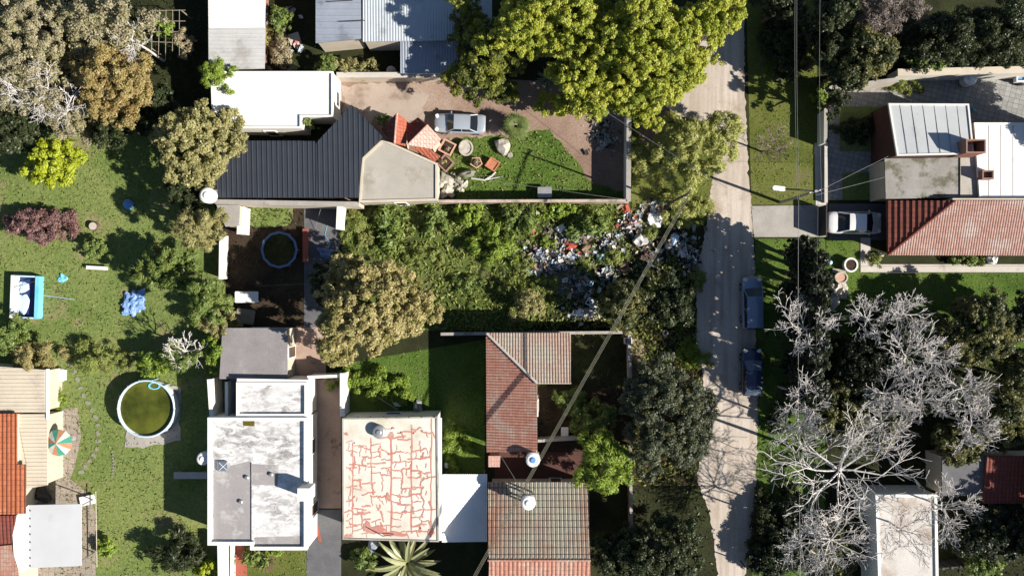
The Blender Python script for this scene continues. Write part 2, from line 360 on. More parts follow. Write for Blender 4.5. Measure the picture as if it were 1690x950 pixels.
def leaf_object(name, mats, p, n, t, l, w, rnd, parent, loc, bend=.12):
    """one mesh of rhombic leaves: centres p, normals n, long axes t, lengths l, widths w"""
    b = np.cross(n, t); k = len(p); v = np.empty((k, 4, 3))
    l = l[:, None]; w = w[:, None]
    v[:, 0] = p - t * l * .5; v[:, 1] = p + b * w * .5 + n * l * .04; v[:, 2] = p + t * l * .5 - n * l * bend; v[:, 3] = p - b * w * .5 + n * l * .04
    v[:, :, 2] = np.maximum(v[:, :, 2], .02)
    v = v.reshape(-1, 3) - np.array(loc)[None, :]
    me = bpy.data.meshes.new(name); me.vertices.add(4 * k); me.loops.add(4 * k); me.polygons.add(k)
    me.vertices.foreach_set('co', v.ravel()); me.loops.foreach_set('vertex_index', np.arange(4 * k, dtype=np.int32))
    me.polygons.foreach_set('loop_start', np.arange(0, 4 * k, 4, dtype=np.int32)); me.polygons.foreach_set('loop_total', np.full(k, 4, dtype=np.int32))
    me.materials.append(mats); me.update(calc_edges=True)
    me.attributes.new('rnd', 'FLOAT', 'FACE').data.foreach_set('value', rnd.astype(np.float32))
    o = bpy.data.objects.new(name, me); S.collection.objects.link(o)
    if parent is not None: o.parent = parent
    else: o.location = loc
    return o

def unit(a): return a / np.maximum(1e-6, np.linalg.norm(a, axis=1))[:, None]

LEAF = {  # length, width, sub-clump radius, randomness of normals, radial alignment, fill
 'broad': (.24, .16, .42, .5, 0, 1.5), 'fine': (.17, .10, .36, .5, 0, 1.3), 'small': (.19, .125, .34, .45, 0, 1.6),
 'feather': (.4, .08, .5, .5, .75, 1.3), 'conifer': (.38, .08, .42, .5, .9, 1.6), 'big': (.5, .17, .5, .45, .5, 1.3), 'loose': (.2, .12, .42, .6, 0, .8), 'wisp': (.3, .06, .55, .6, .5, .9)}

def crown_clumps(rx, ry, h, h0, nmaj, seed, rough=.18, dome=1.0):
    g = np.random.default_rng(seed); out = []
    ph = g.random(3) * 6.28
    rm = (rx + ry) / 2
    for i in range(nmaj):
        for _ in range(30):
            th = g.random() * 6.283; q = math.sqrt(g.random())
            lim = 1 + rough * (math.sin(2 * th + ph[0]) * .5 + math.sin(3 * th + ph[1]) + .7 * math.sin(5 * th + ph[2]))
            rc = min(rm * g.uniform(.27, .43), g.uniform(1.0, 1.55)) * (1.12 - .25 * q)
            x, y = q * math.cos(th) * lim * max(.3, rx - rc * .8), q * math.sin(th) * lim * max(.3, ry - rc * .8)
            zt = h0 + (h - h0) * (math.sqrt(max(0.02, 1 - (q * .93) ** 2)) * dome + (1 - dome)) * g.uniform(.86, 1.04)
            z = max(rc * .5, zt - rc * .8)
            if i % 4 == 3: z = h0 + (z - h0) * g.uniform(.2, .7)
            if all((x - c[0]) ** 2 + (y - c[1]) ** 2 + (z - c[2]) ** 2 > (.5 * (rc + c[3]) * .8) ** 2 for c in out): break
        out.append((x, y, z, rc))
    for i in range(3):
        out.append((rx * g.uniform(-.25, .25), ry * g.uniform(-.25, .25), h0 + (h - h0) * (.3 + .15 * i), rm * .45))
    return out

def foliage(name, clumps, style, matn, parent, loc, seed, dens=1.0, scale=1.0):
    L, Wd, rs, rn, rad, fill = LEAF[style]; L *= scale; Wd *= scale; rs *= scale
    g = np.random.default_rng(seed); subs = []
    C = np.array(clumps)
    cc = C[:, :2].mean(axis=0)
    for x, y, z, r in clumps:
        r_s = min(rs, r * .6)
        n = max(3, int(2.3 * dens * r * r / (r_s * r_s)))
        d = unit(g.normal(size=(n, 3))); d = d[d[:, 2] > -.55]
        f = 1 + .16 * np.sin(d[:, 0] * 5 + x) * np.sin(d[:, 1] * 5 + y) + .1 * np.sin(d[:, 2] * 9 + z)
        p = np.array([x, y, z]) + d * np.array([1, 1, .85]) * ((r - r_s * .5) * f * g.uniform(.72, 1.05, len(d)))[:, None]
        dist = np.linalg.norm(p[:, None, :] - C[None, :, :3], axis=2) / C[None, :, 3]
        p = p[(dist > .55).all(axis=1)]
        for q in p: subs.append((*q, r_s * g.uniform(.65, 1.2)))
    if not subs: subs = [tuple(c) for c in clumps]
    Sb = np.array(subs)
    cnt = np.maximum(5, (fill * 4 * math.pi * Sb[:, 3] ** 2 / (L * Wd * .5) * .42)).astype(int)
    idx = np.repeat(np.arange(len(Sb)), cnt); k = len(idx)
    d = unit(g.normal(size=(k, 3))); d[:, 2] = np.where(d[:, 2] < -.3, -d[:, 2], d[:, 2])
    p = Sb[idx, :3] + d * (Sb[idx, 3] * g.uniform(.45, 1.08, k))[:, None] * np.array([1, 1, .8])
    n = unit(d + rn * g.normal(size=(k, 3)) + np.array([0, 0, .35]))
    t = g.normal(size=(k, 3))
    if rad > 0:
        out = p - np.array([cc[0], cc[1], 0]); out[:, 2] = .25 * np.linalg.norm(out[:, :2], axis=1)
        t = t * (1 - rad) + rad * (unit(out) * .7 + d)
    t = unit(t - n * (t * n).sum(axis=1)[:, None])
    base = g.random(len(Sb))[idx]
    rnd = np.clip(.55 * g.random(k) + .45 * base, 0, 1)
    return leaf_object(name, LM[matn], p + np.array(loc), n, t, L * g.uniform(.7, 1.3, k), Wd * g.uniform(.7, 1.3, k), rnd, parent, loc)

def trunk_mesh(parent, loc, clumps, h0, r, m, seed, limbs=7):
    g = random.Random(seed); mb = MB()
    x0, y0 = loc[0], loc[1]; w = g.uniform(-.15, .15)
    top = (x0 + w, y0 - w, max(h0 * 1.1, .4))
    mb.tube([(x0, y0, 0), (x0 + w * .6, y0, top[2] * .5), top], [r * 1.3, r, r * .8], 8)
    cl = sorted(clumps, key=lambda c: -c[3])[:limbs]
    for c in cl:
        e = Vector((x0 + c[0], y0 + c[1], c[2])); s = Vector(top) - Vector((0, 0, .15))
        mid = s.lerp(e, .5) + Vector((g.uniform(-.3, .3), g.uniform(-.3, .3), .2))
        mb.tube([s, mid, e], [r * .6, r * .38, r * .12], 5)
    return mb.build('trunk', m, parent)

SEED = [100]
def tree(name, label, px, py, rx, ry, h, style, leafm, group=None, nmaj=None, h0=None, bark=None, cat='tree', dens=1.0, rough=.18, scale=1.0, trunk=True, dome=.85):
    SEED[0] += 1; sd = SEED[0]; dens *= 1.5 if leafm in ('dark', 'darktip', 'cypress') else 1.15
    x, y, _ = P(px, py, h * .75); k = (H - h * .75) / H / 20; rx *= k; ry *= k
    h0 = h * (.3 if trunk else .05) if h0 is None else h0
    nmaj = nmaj or int(9 + 3.6 * ((rx + ry) / 2) ** 1.35)
    root = thing(name, label, cat, (x, y, 0), 0, group)
    cl = crown_clumps(rx, ry, h, h0, nmaj, sd, rough, dome)
    if trunk: trunk_mesh(root, (x, y, 0), cl, h0, max(.05, min(.35, h * .028)), bark or BARK, sd)
    else: trunk_mesh(root, (x, y, 0), cl, h * .15, .04, bark or BARK, sd, 5).name = 'stem'
    foliage('crown' if trunk else 'foliage', cl, style, leafm, root, (x, y, 0), sd, dens, scale)
    return root

def bush(label, px, py, rx, ry, h, style, leafm, group=None, name='bush', cat='bush', **k):
    return tree(name, label, px, py, rx * 1.12, ry * 1.12, h, style, leafm, group, cat=cat, trunk=False, **k)

def twigs(mb, g, p, d, L, r, lev, maxlev, kids, rmin, up=.12):
    pts = [p]; q = p.copy(); dd = d.copy(); segs = 3
    for i in range(segs):
        dd = (dd + Vector((g.uniform(-.16, .16), g.uniform(-.16, .16), g.uniform(-.14, .14) + up * .4))).normalized()
        q = q + dd * L / segs; pts.append(q.copy())
    rad = [max(rmin, r * (1 - .45 * i / segs)) for i in range(segs + 1)]
    mb.tube(pts, rad, 5 if lev < 2 else 3, 0, False)
    if lev >= maxlev: return
    for k in range(kids[lev]):
        a = pts[-1] if k % 2 == 0 else pts[g.choice([1, 2])]
        side = Vector((g.gauss(0, 1), g.gauss(0, 1), g.gauss(.1, .6)))
        nd = (dd * .8 + side.normalized() * g.uniform(.5, 1.0)).normalized()
        twigs(mb, g, a.copy(), nd, L * g.uniform(.5, .78), max(rmin, r * .58), lev + 1, maxlev, kids, rmin, up)

def bare(label, px, py, rpx, h, group=None, bark=None, name='bare_tree', kids=(4, 4, 4), limbs=7, r0=.06, rmin=.0155, cat='tree', flat=.45, lean=(0, 0), h0=None, ratio=.5):
    SEED[0] += 1; g = random.Random(SEED[0])
    x, y, _ = P(px, py, h * .85); Rm = rpx * (H - h * .85) / H / 20
    root = thing(name, label, cat, (x - lean[0], y - lean[1], 0), 0, group)
    h0 = h * .66 if h0 is None else h0
    mb = MB(); top = Vector((x, y, h0))
    mb.tube([(x - lean[0], y - lean[1], 0), (x - lean[0] * .5 + .1, y - lean[1] * .5, h0 * .55), top], [r0 * 1.6, r0 * 1.3, r0], 8)
    mb.build('trunk', bark or GREYBARK, root)
    mb = MB()
    for i in range(limbs):
        t = 6.283 * (i + g.uniform(-.3, .3)) / limbs; e = g.uniform(.2, .9) * flat * 2
        d = Vector((math.cos(t), math.sin(t), e)).normalized()
        twigs(mb, g, top + Vector((0, 0, g.uniform(-.5, .1))), d, Rm * ratio * g.uniform(.8, 1.15), r0 * .75, 0, len(kids), kids, rmin)
    mb.build('branches', bark or GREYBARK, root)
    return root

def blades(label, px, py, rpx, h, n, wd, matn, name='palm', cat='palm', arc=.5, group=None, trunk_h=0.0, fan=False):
    """rosette of long arching blades (palm, agave, spiky garden plants)"""
    SEED[0] += 1; g = random.Random(SEED[0])
    x, y, _ = P(px, py, h * .7); Lm = rpx * (H - h * .7) / H / 20
    root = thing(name, label, cat, (x, y, 0), 0, group)
    mb = MB(); mb.tube([(x, y, 0), (x, y, max(.15, trunk_h))], [.2 if trunk_h else .1, .15 if trunk_h else .07], 8); mb.build('trunk' if trunk_h else 'stem', BARK, root)
    vs = []; fs = []; rn = []
    for i in range(n):
        t = i * 2.39996 + g.uniform(-.2, .2); e0 = g.uniform(.25, 1.15); L = Lm * g.uniform(.75, 1.1)
        d = Vector((math.cos(t), math.sin(t), 0)); s = Vector((-d.y, d.x, 0)); z = max(.15, trunk_h); o = Vector((x, y, z)); val = g.random()
        if fan:                                        # stalk with a fan of narrow segments
            c = o + d * L * g.uniform(.12, .45) * math.cos(e0) + Vector((0, 0, L * .5 * math.sin(e0)))
            for j in range(11):
                a = t + (j - 5) * .24; dj = Vector((math.cos(a), math.sin(a), math.sin(e0) * .5 - .15)); sj = Vector((-dj.y, dj.x, 0)).normalized()
                b = len(vs); l = L * .6 * g.uniform(.8, 1.1)
                vs += [c, c + dj * l * .5 + sj * .05, c + dj * l - Vector((0, 0, .15)), c + dj * l * .5 - sj * .05]; fs.append((b, b + 1, b + 2, b + 3)); rn.append(val)
            continue
        m = 6; b = len(vs)
        for j in range(m + 1):
            u = j / m; p = o + d * L * u * math.cos(e0 * (1 - arc * u)) + Vector((0, 0, L * u * math.sin(e0) * (1 - arc * u)))
            w = wd * (.5 + 1.1 * u) * (1 - u ** 2.2) + .004
            vs += [p + s * w + Vector((0, 0, w * .5)), p, p - s * w + Vector((0, 0, w * .5))]
        for j in range(m):
            q = b + 3 * j; fs += [(q, q + 1, q + 4, q + 3), (q + 1, q + 2, q + 5, q + 4)]; rn += [val, min(1, val + .2)]
    o = link_mesh('fronds' if cat == 'palm' else 'foliage', vs, fs, LM[matn], root)
    o.data.attributes.new('rnd', 'FLOAT', 'FACE').data.foreach_set('value', rn)
    return root

def grass(name, polys, per_m2, matn, lmin=.1, lmax=.26, excl=(), seed=1):
    """ground cover nobody could count: one object of blades"""
    g = np.random.default_rng(seed); pp = []
    for poly in polys:
        w = [P(*q)[:2] for q in poly]; xs = [a[0] for a in w]; ys = [a[1] for a in w]
        n = int((max(xs) - min(xs)) * (max(ys) - min(ys)) * per_m2)
        q = np.column_stack([g.uniform(min(xs), max(xs), n), g.uniform(min(ys), max(ys), n)])
        ok = np.zeros(n, bool); j = len(w) - 1
        for i in range(len(w)):
            a, b = w[i], w[j]; c = ((a[1] > q[:, 1]) != (b[1] > q[:, 1])) & (q[:, 0] < (b[0] - a[0]) * (q[:, 1] - a[1]) / (b[1] - a[1] + 1e-12) + a[0]); ok ^= c; j = i
        for (ex, ey, er) in excl:
            c = P(ex, ey); ok &= (q[:, 0] - c[0]) ** 2 + (q[:, 1] - c[1]) ** 2 > (er / 20) ** 2
        q = q[ok]
        f = np.sin(q[:, 0] * 1.9 + 3 * np.sin(q[:, 1] * .7)) * np.sin(q[:, 1] * 2.3 + 2 * np.sin(q[:, 0] * .9)) + .6 * np.sin(q[:, 0] * 5.1) * np.sin(q[:, 1] * 4.7)
        q = q[g.random(len(q)) < .62 + .4 * f]; pp.append(q)
    q = np.concatenate(pp); k = len(q)
    l = g.uniform(lmin, lmax, k)
    a = g.random(k) * 6.283; t = np.column_stack([np.cos(a), np.sin(a), g.uniform(.15, 1.1, k)]); t = unit(t)
    n = unit(np.cross(t, g.normal(size=(k, 3)))); n *= np.sign(n[:, 2:3] + 1e-9)
    p = np.column_stack([q, .02 + t[:, 2] * l * .45])
    o = leaf_object(name, LM[matn], p, n, t, l, l * .32, g.random(k), None, (0, 0, 0)); o['kind'] = 'stuff'
    return o

# ------------------------------------------------------------------ ground sheets, walls, houses, cars
def sheet(name, poly, z, m, thick=0.0):
    pts = [P(a, b)[:2] + (z,) for a, b in poly]; pts = ccw(pts)
    mb = MB()
    if thick: mb.prism(pts, z - thick)
    else: mb.add(pts, [tuple(range(len(pts)))])
    o = mb.build(name, m); o['kind'] = 'structure'; return o

def wall(label, path, h, th, m, cap=None, name='wall', cat='wall', group=None, posts=0):
    """path in photo pixels at the wall's top"""
    pts = [P(a, b, h) for a, b in path]; c = cen(pts)
    root = thing(name, label, cat, (c[0], c[1], 0), 0, group); mb = MB(); mc = MB()
    for i in range(len(pts) - 1):
        a, b = Vector(pts[i][:2]), Vector(pts[i + 1][:2]); d = b - a; L = d.length; rot = math.atan2(d.y, d.x); mid = (a + b) / 2
        e = th if i < len(pts) - 2 else 0
        mb.box((mid.x, mid.y, h / 2), (L + e * .9 - i * .004, th - i * .004, h), rot)
        if cap: mc.box((mid.x, mid.y, h + .03), (L + e * .9 + .06 - i * .004, th + .08 - i * .004, .06 + i * .003), rot)
        for j in range(posts):
            q = a + d * (j + .5) / posts; MB().box((q.x, q.y, h / 2 + .05), (th + .12, th + .12, h + .1), rot).build('post', m, root)
    mb.build('masonry' if cat == 'wall' else 'panel', m, root)
    if cap: mc.build('coping', cap, root)
    return root

def opening(root, a, b, t, w, h, z0, kind='window', fm=None, gm=None):
    a, b = Vector(a[:2]), Vector(b[:2]); d = (b - a).normalized(); n = Vector((d.y, -d.x)); q = a.lerp(b, t) + n * .02; rot = math.atan2(d.y, d.x)
    mb = MB()
    for s in (-1, 1): mb.box((q.x + d.x * s * w / 2, q.y + d.y * s * w / 2, z0 + h / 2), (.07, .09, h), rot)
    mb.box((q.x, q.y, z0 + h + .035), (w + .07, .09, .07), rot); mb.box((q.x, q.y, z0 - .035), (w + .15, .12, .07), rot)
    f = mb.build(kind, fm or WHITE, root)
    MB().box((q.x, q.y, z0 + h / 2), (w - .075, .05, h - .004), rot).build('pane' if kind == 'window' else 'door_leaf', gm or (GLASS if kind == 'window' else DARKWOOD), f)
    return f

def house(label, poly, wallm, roofm, name='house', cat='house', parapet=0.0, pw=.22, thick=.15, inset=.2, capm=None, wins=True, sheet_=None, group=None, root=None):
    pts = ccw([P(*q) for q in poly]); zf = plane(pts); c = cen(pts)
    pts = [(p[0], p[1], zf(p[0], p[1])) for p in pts]
    root = root or thing(name, label, cat, (c[0], c[1], 0), 0, group)
    ins = offset(pts, .03 if parapet else inset)
    MB().prism([(x, y, zf(x, y) - thick - .003) for x, y in ins], 0).build('walls', wallm, root)
    mb = MB(); mb.prism(pts, [p[2] - thick for p in pts], 0, 0)
    if sheet_: corr(mb, pts, *sheet_)
    roof = mb.build('roof', roofm, root)
    if parapet:
        n = len(pts); inn = offset(pts, pw); vs = []
        outer = offset(pts, -.015)
        for (x, y) in outer: vs.append((x, y, zf(x, y) + parapet))
        for (x, y) in inn: vs.append((x, y, zf(x, y) + parapet))
        for (x, y) in inn: vs.append((x, y, zf(x, y) - .01))
        for (x, y) in outer: vs.append((x, y, zf(x, y) - .12))
        fs = [(k * n + i, k * n + (i + 1) % n, ((k + 1) % 4) * n + (i + 1) % n, ((k + 1) % 4) * n + i) for k in range(4) for i in range(n)]
        link_mesh('parapet', vs, fs, capm or WHITE, root)
    if wins:
        first = True
        for i in range(len(ins)):
            a, b = ins[i], ins[(i + 1) % len(ins)]; L = math.hypot(b[0] - a[0], b[1] - a[1])
            nx, ny = (b[1] - a[1]) / L, -(b[0] - a[0]) / L; mx, my = (a[0] + b[0]) / 2, (a[1] + b[1]) / 2
            if nx * -mx + ny * -my < 2 or L < 3: continue
            k = max(1, int(L / 4.5))
            for j in range(k):
                if first: opening(root, a, b, (j + .5) / k, .9, 2.05, .05, 'door'); first = False
                else: opening(root, a, b, (j + .5) / k, 1.2, 1.05, 1.0)
    return root

def roofpart(root, name, poly, m, ang=None, pitch=.2, prof=None, rows=0, step=0.0, thick=.1):
    pts = ccw([P(*q) for q in poly]); zf = plane(pts); pts = [(p[0], p[1], zf(p[0], p[1])) for p in pts]
    mb = MB(); mb.prism(pts, [p[2] - thick for p in pts])
    if ang is not None: corr(mb, pts, ang, pitch, prof, 0, rows, step)
    return mb.build(name, m, root)

def strip_poly(mb, path, wd, z, mi=0, jit=0.0, g=random):
    """painted or sealed line lying on a roof: path in pixels at height z"""
    pts = [Vector(P(a, b, z)[:2]) for a, b in path]; n = len(pts); L = []; Rr = []
    for i in range(n):
        d = (pts[min(n - 1, i + 1)] - pts[max(0, i - 1)]).normalized(); s = Vector((-d.y, d.x)) * wd * .5 * g.uniform(.75, 1.3)
        L.append((pts[i] + s).to_tuple() + (z,)); Rr.append((pts[i] - s).to_tuple() + (z,))
    mb.add(L + Rr, [(i, i + n, i + n + 1, i + 1) for i in range(n - 1)], mi)

def tank(label, px, py, z, r, hh, m=None, lid=None, name='water_tank', stand=True, group=None):
    x, y, _ = P(px, py, z + hh)
    root = thing(name, label, 'water tank', (x, y, 0), 0, group)
    MB().lathe((x, y, z), [(r * .92, 0), (r, .06), (r, hh * .45), (r * .97, hh * .5), (r, hh * .55), (r, hh * .85), (r * .8, hh * .95), (r * .45, hh)], 28).build('body', m or PLASTW, root, smooth=False)
    MB().lathe((x, y, z + hh), [(r * .42, -.01), (r * .42, .05), (r * .3, .09)], 20).build('lid', lid or PLASTW, root)
    if stand:
        for dx, dy in ((-1, -1), (1, -1), (1, 1), (-1, 1)):
            MB().box((x + dx * r * .6, y + dy * r * .6, (z - .1) / 2), (.1, .1, z - .1)).build('stand_leg', STEEL, root)
        MB().box((x, y, z - .06), (r * 1.7, r * 1.7, .1)).build('platform', WOOD, root)
    return root

def chimney(root, px, py, z, sx, sy, h, m, name='chimney', hollow=True):
    x, y, _ = P(px, py, z + h); mb = MB(); t = .1; zb = z - .05; zt = z + h
    if hollow:
        for dx, dy, ax, ay in ((-1, 0, t, sy), (1, 0, t, sy), (0, -1, sx - 2 * t, t), (0, 1, sx - 2 * t, t)):
            mb.box((x + dx * (sx - t) / 2, y + dy * (sy - t) / 2, (zb + zt) / 2), (ax, ay, zt - zb))
        mb.box((x, y, zb + .3), (sx - 2 * t, sy - 2 * t, .1))
    else: mb.box((x, y, (zb + zt) / 2), (sx, sy, zt - zb))
    return mb.build(name, m, root)

ICO = {}
def ico(lv=2):
    if lv not in ICO:
        import bmesh
        bm = bmesh.new(); bmesh.ops.create_icosphere(bm, subdivisions=lv, radius=1); bm.verts.ensure_lookup_table()
        ICO[lv] = ([v.co.copy() for v in bm.verts], [tuple(v.index for v in f.verts) for f in bm.faces]); bm.free()
    return ICO[lv]

def blob(mb, c, s, seed, rough=.25, mi=0, flat=True, freq=3.0):
    g = random.Random(seed); v, f = ico(4 if freq > 5 else 2); a = [g.uniform(0, 6.28) for _ in range(6)]; rot = g.uniform(0, 3.14); co, si = math.cos(rot), math.sin(rot); out = []
    for p in v:
        k = 1 + rough * (math.sin(p.x * freq + a[0]) * math.sin(p.y * freq + a[1]) + .6 * math.sin(p.z * freq * 1.7 + a[2]) * math.sin(p.x * freq * 2 + a[3]) + .5 * math.sin(p.y * freq * 2.3 + a[4]))
        x, y, z = p.x * k * s[0], p.y * k * s[1], p.z * k * s[2]
        out.append((c[0] + x * co - y * si, c[1] + x * si + y * co, max(c[2] + z, .015) if flat else c[2] + z))
    mb.add(out, f, mi)

def lump(name, label, cat, px, py, size, m, z=None, group=None, rough=.25, smooth=False, freq=3.0):
    SEED[0] += 1; zz = size[2] * .5 if z is None else z
    x, y, _ = P(px, py, zz); mb = MB(); blob(mb, (x, y, zz), size, SEED[0], rough, 0, z is None, freq)
    return tag(mb.build(name, m, None, (x, y, 0 if z is None else zz), smooth), label, cat, group)

def cable(label, pts, r=.02, m=None, sag=.3, strands=1, gap=.1, name='power_cable', group=None):
    a = [Vector(P(*p)) for p in pts]; c = (a[0] + a[-1]) / 2
    root = thing(name, label, 'cable', tuple(c), 0, group)
    for s in range(strands):
        mb = MB(); line = []
        for i in range(len(a) - 1):
            d = a[i + 1] - a[i]; nrm = Vector((-d.y, d.x, 0)).normalized() * gap * (s - (strands - 1) / 2)
            for j in range(13 if i == len(a) - 2 else 12):
                u = j / 12; q = a[i] + d * u + nrm; q.z -= sag * 4 * u * (1 - u); line.append(q)
        mb.tube(line, r, 5); mb.build('strand', m or WIRE, root)
    return root

def paint(name, c, rough=.3, coat=.6, metal=.2): return mat(name, c, tuple(x * .94 for x in c), 1, rough, metal, .5, bump=0, grain=.05, bscale=30, coat=coat)

def car(name, label, cat, px, py, L, Wd, heading, col, prof, roofz=1.42, belt=.92, hood=.82, trunkz=.95, group=None, glass=None, pickup=False):
    x, y, _ = P(px, py, .9); root = thing(name, label, cat, (x, y, 0), R(heading), group)
    wb, rf, rr, rb = [q * L for q in prof]; hw = Wd / 2
    st = [-.5, -.488, -.46, -.4, -.3, -.2, 0, .2, .3, .4, .455, .488, .5]
    wf = [.78, .86, .93, .975, .99, 1, 1, 1, .985, .95, .88, .77, .66]
    mb = MB(); ring = []
    for s, w in zip(st, wf):
        X = s * L; w *= hw
        if X > wb: zt = hood + (belt - hood) * max(0, 1 - (X - wb) / (L * .1)) - .14 * max(0, (s - .36) / .14) ** 2
        elif X < rb: zt = trunkz - .07 * max(0, (-s - .42) / .08) ** 2
        else: zt = belt
        lo = .3 if abs(s) < .47 else .36
        ring.append([(X, -w * .93, lo), (X, -w, .52), (X, -w * .985, zt * .8), (X, -w * .9, zt - .05), (X, -w * .55, zt), (X, 0, zt + .015), (X, w * .55, zt), (X, w * .9, zt - .05), (X, w * .985, zt * .8), (X, w, .52), (X, w * .93, lo)])
    n = 11; vs = [p for r in ring for p in r]
    fs = [(i * n + j, (i + 1) * n + j, (i + 1) * n + (j + 1) % n, i * n + (j + 1) % n) for i in range(len(ring) - 1) for j in range(n)]
    fs += [tuple(range(n)), tuple((len(ring) - 1) * n + k for k in reversed(range(n)))]
    mb.add(vs, fs); mb.build('body', col, root, local=True, smooth=True)
    bw, tw = hw * .88, hw * .7; zb, zr = belt + .02, roofz
    BF = [(wb, -bw, zb), (wb + .1, 0, zb), (wb, bw, zb)]; RF = [(rf, -tw, zr - .04), (rf + .06, 0, zr - .02), (rf, tw, zr - .04)]
    BR = [(rb, -bw, zb), (rb - .06, 0, zb), (rb, bw, zb)]; RR = [(rr, -tw, zr - .05), (rr - .04, 0, zr - .03), (rr, tw, zr - .05)]
    gl = glass or GLASS
    MB().add(BF + RF, [(0, 1, 4, 3), (1, 2, 5, 4)]).build('windshield', gl, root, local=True)
    MB().add(BR + RR, [(1, 0, 3, 4), (2, 1, 4, 5)]).build('rear_window', gl, root, local=True)
    for s in (0, 2): MB().add([BF[s], RF[s], RR[s], BR[s]], [(0, 1, 2, 3) if s == 0 else (3, 2, 1, 0)]).build('side_window', GLASS, root, local=True)
    mb = MB(); o = .035; m_ = 6; rv = []
    for i in range(m_ + 1):
        u = i / m_; X = (rf + .05) * (1 - u) + (rr - .04) * u; crown = .03 * math.sin(math.pi * (.1 + .8 * u))
        for yy, dz in ((-tw - o, -.045), (-tw * .85, 0), (0, .02), (tw * .85, 0), (tw + o, -.045)): rv.append((X, yy, zr + crown + dz - .01))
    mb.add(rv, [(i * 5 + j, i * 5 + j + 1, i * 5 + j + 6, i * 5 + j + 5) for i in range(m_) for j in range(4)])
    mb.build('roof', col, root, local=True, smooth=True)
    mb = MB()
    mb.tube([RF[0], RF[2]], .03, 5); mb.tube([RR[0], RR[2]], .03, 5)
    for s in (0, 2):
        mb.tube([BF[s], RF[s]], .04, 5); mb.tube([BR[s], RR[s]], .055, 5); mid = .5
        a = Vector(BF[s]).lerp(Vector(BR[s]), .48); b = Vector(RF[s]).lerp(Vector(RR[s]), .45); mb.tube([a, b], .04, 5)
        mb.tube([RF[s], RR[s]], .03, 5)
    mb.build('pillars', col, root, local=True)
    for sx in (-.31, .31):
        for sy in (-1, 1):
            c = (sx * L, sy * (hw - .09), .31)
            mb = MB(); k = 20; pr = [(.17, -.1), (.29, -.105), (.315, -.07), (.315, .07), (.29, .105), (.17, .1)]
            vs = [(c[0] + r * math.cos(6.283 * q / k), c[1] + h, c[2] + r * math.sin(6.283 * q / k)) for r, h in pr for q in range(k)]
            fs = [(i * k + q, i * k + (q + 1) % k, (i + 1) * k + (q + 1) % k, (i + 1) * k + q) for i in range(5) for q in range(k)]
            w = mb.add(vs, fs).build('wheel', BLACK, root, local=True, smooth=True)
            mb = MB(); mb.tube([(c[0], c[1] + sy * .04, c[2]), (c[0], c[1] + sy * .095, c[2])], [.18, .16], 14); mb.build('rim', STEEL, w, local=True)
    for s in (-1, 1):
        MB().box((L * .45, s * hw * .66, hood - .14), (.26, hw * .4, .2), s * -.45, bev=.04).build('headlight', PLASTW, root, local=True)
        MB().box((-L * .487, s * hw * .72, trunkz - .2), (.07, hw * .3, .14), s * .12).build('taillight', RED_PAINT, root, local=True)
        MB().box((wb - .25, s * (hw + .02), belt + .05), (.1, .18, .12), 0, bev=.03).build('mirror', col, root, local=True)
    MB().box((L * .485, 0, .45), (.1, Wd * .72, .16), 0, bev=.03).build('bumper', col, root, local=True)
    MB().box((-L * .49, 0, .48), (.1, Wd * .8, .18), 0, bev=.03).build('bumper', col, root, local=True)
    MB().box((L * .512, 0, .5), (.02, .42, .1), 0).build('number_plate', PLASTW, root, local=True)
    return root
# ------------------------------------------------------------------ the ground
def ragged(poly, amp, step=9, seed=1):
    g = random.Random(seed); out = []
    for i in range(len(poly)):
        p, q = poly[i], poly[(i + 1) % len(poly)]; L = math.hypot(q[0] - p[0], q[1] - p[1]); n = max(1, min(60, int(L / step)))
        for k in range(n): out.append((p[0] + (q[0] - p[0]) * k / n + g.gauss(0, amp), p[1] + (q[1] - p[1]) * k / n + g.gauss(0, amp)))
    return out
g0 = MB().add([(-400, -400, 0), (400, -400, 0), (400, 400, 0), (-400, 400, 0)], [(0, 1, 2, 3)]).build('ground', SOIL); g0['kind'] = 'structure'
LAWN_W = [(-300, 215), (250, 215), (345, 300), (372, 420), (372, 1250), (-300, 1250)]
sheet('verge', ragged([(1056, 200), (1112, 204), (1108, 226), (1090, 244), (1050, 246)], 3, seed=4), .006, DIRT)
LAWN_C = [(728, 232), (780, 226), (905, 214), (935, 245), (975, 300), (1036, 318), (1036, 333), (722, 333)]
LAWN_V = [(1040, 185), (1120, 190), (1180, 230), (1178, 345), (1160, 372), (1042, 372)]
LAWN_E = [(1230, -60), (1350, -60), (1346, 338), (1240, 338)]
LAWN_E2 = [(1246, 394), (1362, 394), (1362, 1200), (1240, 1200)]
LAWN_G = [(1364, 392), (1422, 394), (1422, 450), (1800, 450), (1800, 600), (1364, 600)]
LAWN_N = [(564, 600), (800, 560), (800, 780), (728, 780), (728, 688), (564, 690)]
LAWN_D = [(564, 336), (1040, 336), (1040, 430), (860, 545), (564, 545)]
LAWN_P = [(1386, 176), (1460, 176), (1460, 250), (1386, 250)]
LAWN_P2 = [(1390, 285), (1460, 285), (1460, 330), (1390, 330)]
LAWN_S = [(400, 900), (510, 900), (508, 1000), (400, 1000)]
LAWN_T = [(372, 338), (502, 338), (502, 540), (372, 540)]
LAWN_R = [(1040, 548), (1150, 548), (1160, 640), (1150, 800), (1045, 800)]
